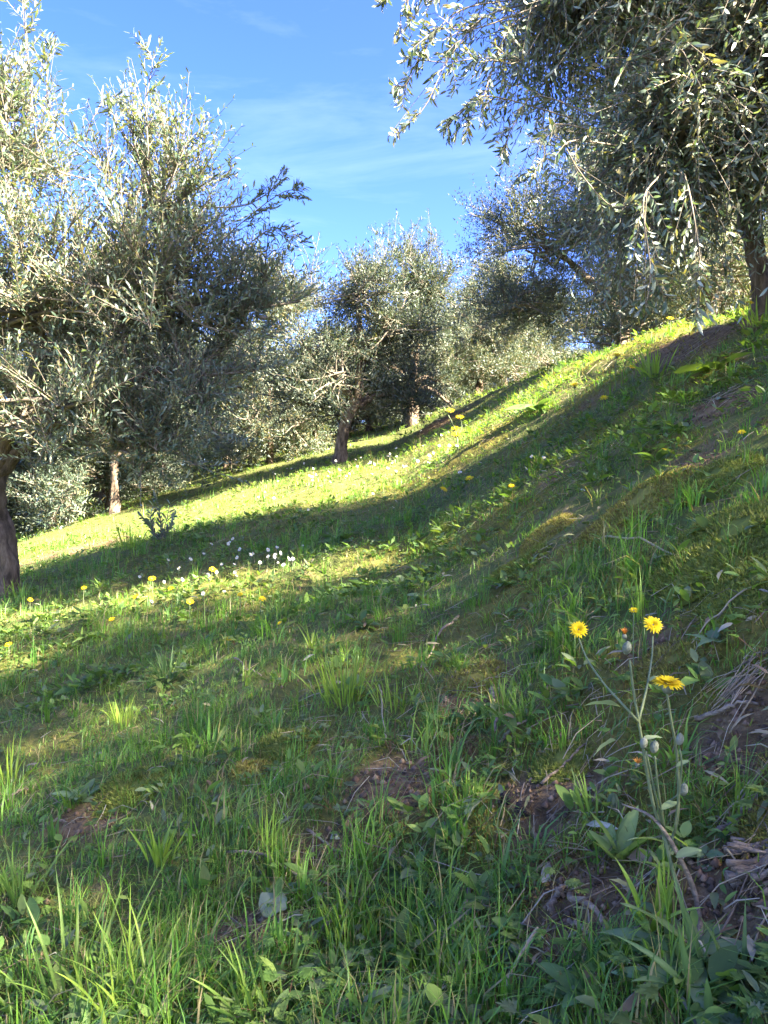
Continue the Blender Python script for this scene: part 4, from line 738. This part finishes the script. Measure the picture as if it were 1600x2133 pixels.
# fallen leaves that stand out
def dead_leaf(label, px, py, L, W, tint, az, el, roll, curl=.7, lobes=0, shape=.8, lift=.012, tip=None):
    b = hit(px, py); me = strip_leaf(L, W, curl, 12, .12, shape, .08, lobes, tint, tip); me.name = 'fallen_leaf'; o = put(me, 'fallen_leaf', M['straw'], None, tuple(b+[0, 0, lift]), az, el, roll); tag(o, label, 'fallen leaf', 'fallen leaves that stand out')
for a in [('curled tan leaf between the upright rosette and the dead stem', 1290, 1800, .06, .022, (.36, .27, .18), -.5, .3, .5), ('ragged tan oak-like leaf at the foot of the hawkweed', 1300, 1960, .075, .034, (.36, .29, .21), -.35, .25, .4, .8, 3), ('grey-green fallen leaf lying on the soil at centre', 685, 1765, .045, .018, (.30, .34, .26), .7, .15, .2),
          ('round pale green leaf in the left foreground', 545, 1930, .055, .05, (.24, .27, .15), .9, .5, .2, .4, 0, .9), ('long silver-grey leaf beside the thick stick', 1125, 1865, .07, .02, (.29, .28, .22), .9, .3, .5), ('curved silver leaf above the upright rosette', 1215, 1740, .06, .012, (.30, .31, .24), -1.0, .5, .6),
          ('blue-green fallen leaf right of the round one', 590, 1870, .05, .026, (.18, .25, .15), -.2, .3, .2), ('small white leaf left of the grey stick', 1140, 1780, .035, .008, (.42, .38, .28), .05, .1, .1), ('pale leaf at the bare soil corner', 1120, 985, .05, .02, (.36, .42, .36), .2, .2, .2), ('grey leaf on the shaded bank', 1205, 1030, .05, .02, (.34, .42, .34), .2, .2, .3), ('small pale leaf above the long twig', 495, 1735, .035, .009, (.42, .40, .26), -.1, .1, .1),
          ('broad grey leaf high on the shaded bank', 1490, 840, .10, .045, (.18, .25, .17), .5, .3, .2), ('tan curled leaf in the bottom right corner', 1235, 2100, .04, .018, (.40, .26, .14), 1.4, .5, .3)]:
    dead_leaf(*a)
# rotten wood pieces on the right
def chunk(label, px, py, L, r, az, seed):
    g = np.random.default_rng(seed); b = hit(px, py); root = thing('rotten_wood', label, 'wood', b, 'rotten wood splinters at the right edge'); d = np.array([math.cos(az), math.sin(az), 0])
    for k in range(7):
        o_ = g.normal(size=3)*r*.55; l = L*(.5+.5*g.random()); P = curve([b+o_-d*l*.5, b+o_+g.normal(size=3)*r*.15, b+o_+d*l*.5+g.normal(size=3)*r*.3], 7); P[:, 2] = np.maximum(P[:, 2], gz(P[:, 0], P[:, 1])+.002)+r*.5
        v, t, q = tube(P, r*(.25+.25*g.random())*np.linspace(1, .35, 7), 6, .2, seed+k); G = Geo(); G.add(v, t, q); obj('splinter', G.mesh('splinter', b), M['wood'], root)
chunk('grey splintered wood, upper of the pieces at the right edge', 1525, 1735, .05, .009, .5, 1); chunk('brown rotten wood, middle of the pieces at the right edge', 1570, 1780, .07, .012, -.35, 2); chunk('dark rotten wood, lowest of the pieces at the right edge', 1570, 1825, .07, .013, .1, 3); chunk('small splinter beside the green bud at right', 1560, 1680, .03, .005, .6, 4)
# clods of dark earth
def clod(label, px, py, r, seed):
    g = np.random.default_rng(seed); b = hit(px, py); G = Geo(); ellip(G, b+[0, 0, r*.6], (r, r, r*.8), (.05, .04, .03), (.2, .1, 1), 14, 10); V = np.concatenate(G.V); n = nrm(V-b-[0, 0, r*.6]); V += n*(g.random((len(V), 1))-.5)*r*.4
    o = obj('earth_clod', mesh('earth_clod', V-b, None, np.concatenate(G.Q), (.05, .04, .03), True), M['clod'], None, None, b); tag(o, label, 'clod', 'dark clods')
clod('dark round clod above the golden moss cushion, left of two', 1058, 1672, .013, 1); clod('dark lumpy clod above the golden moss cushion, right of two', 1090, 1698, .013, 2)
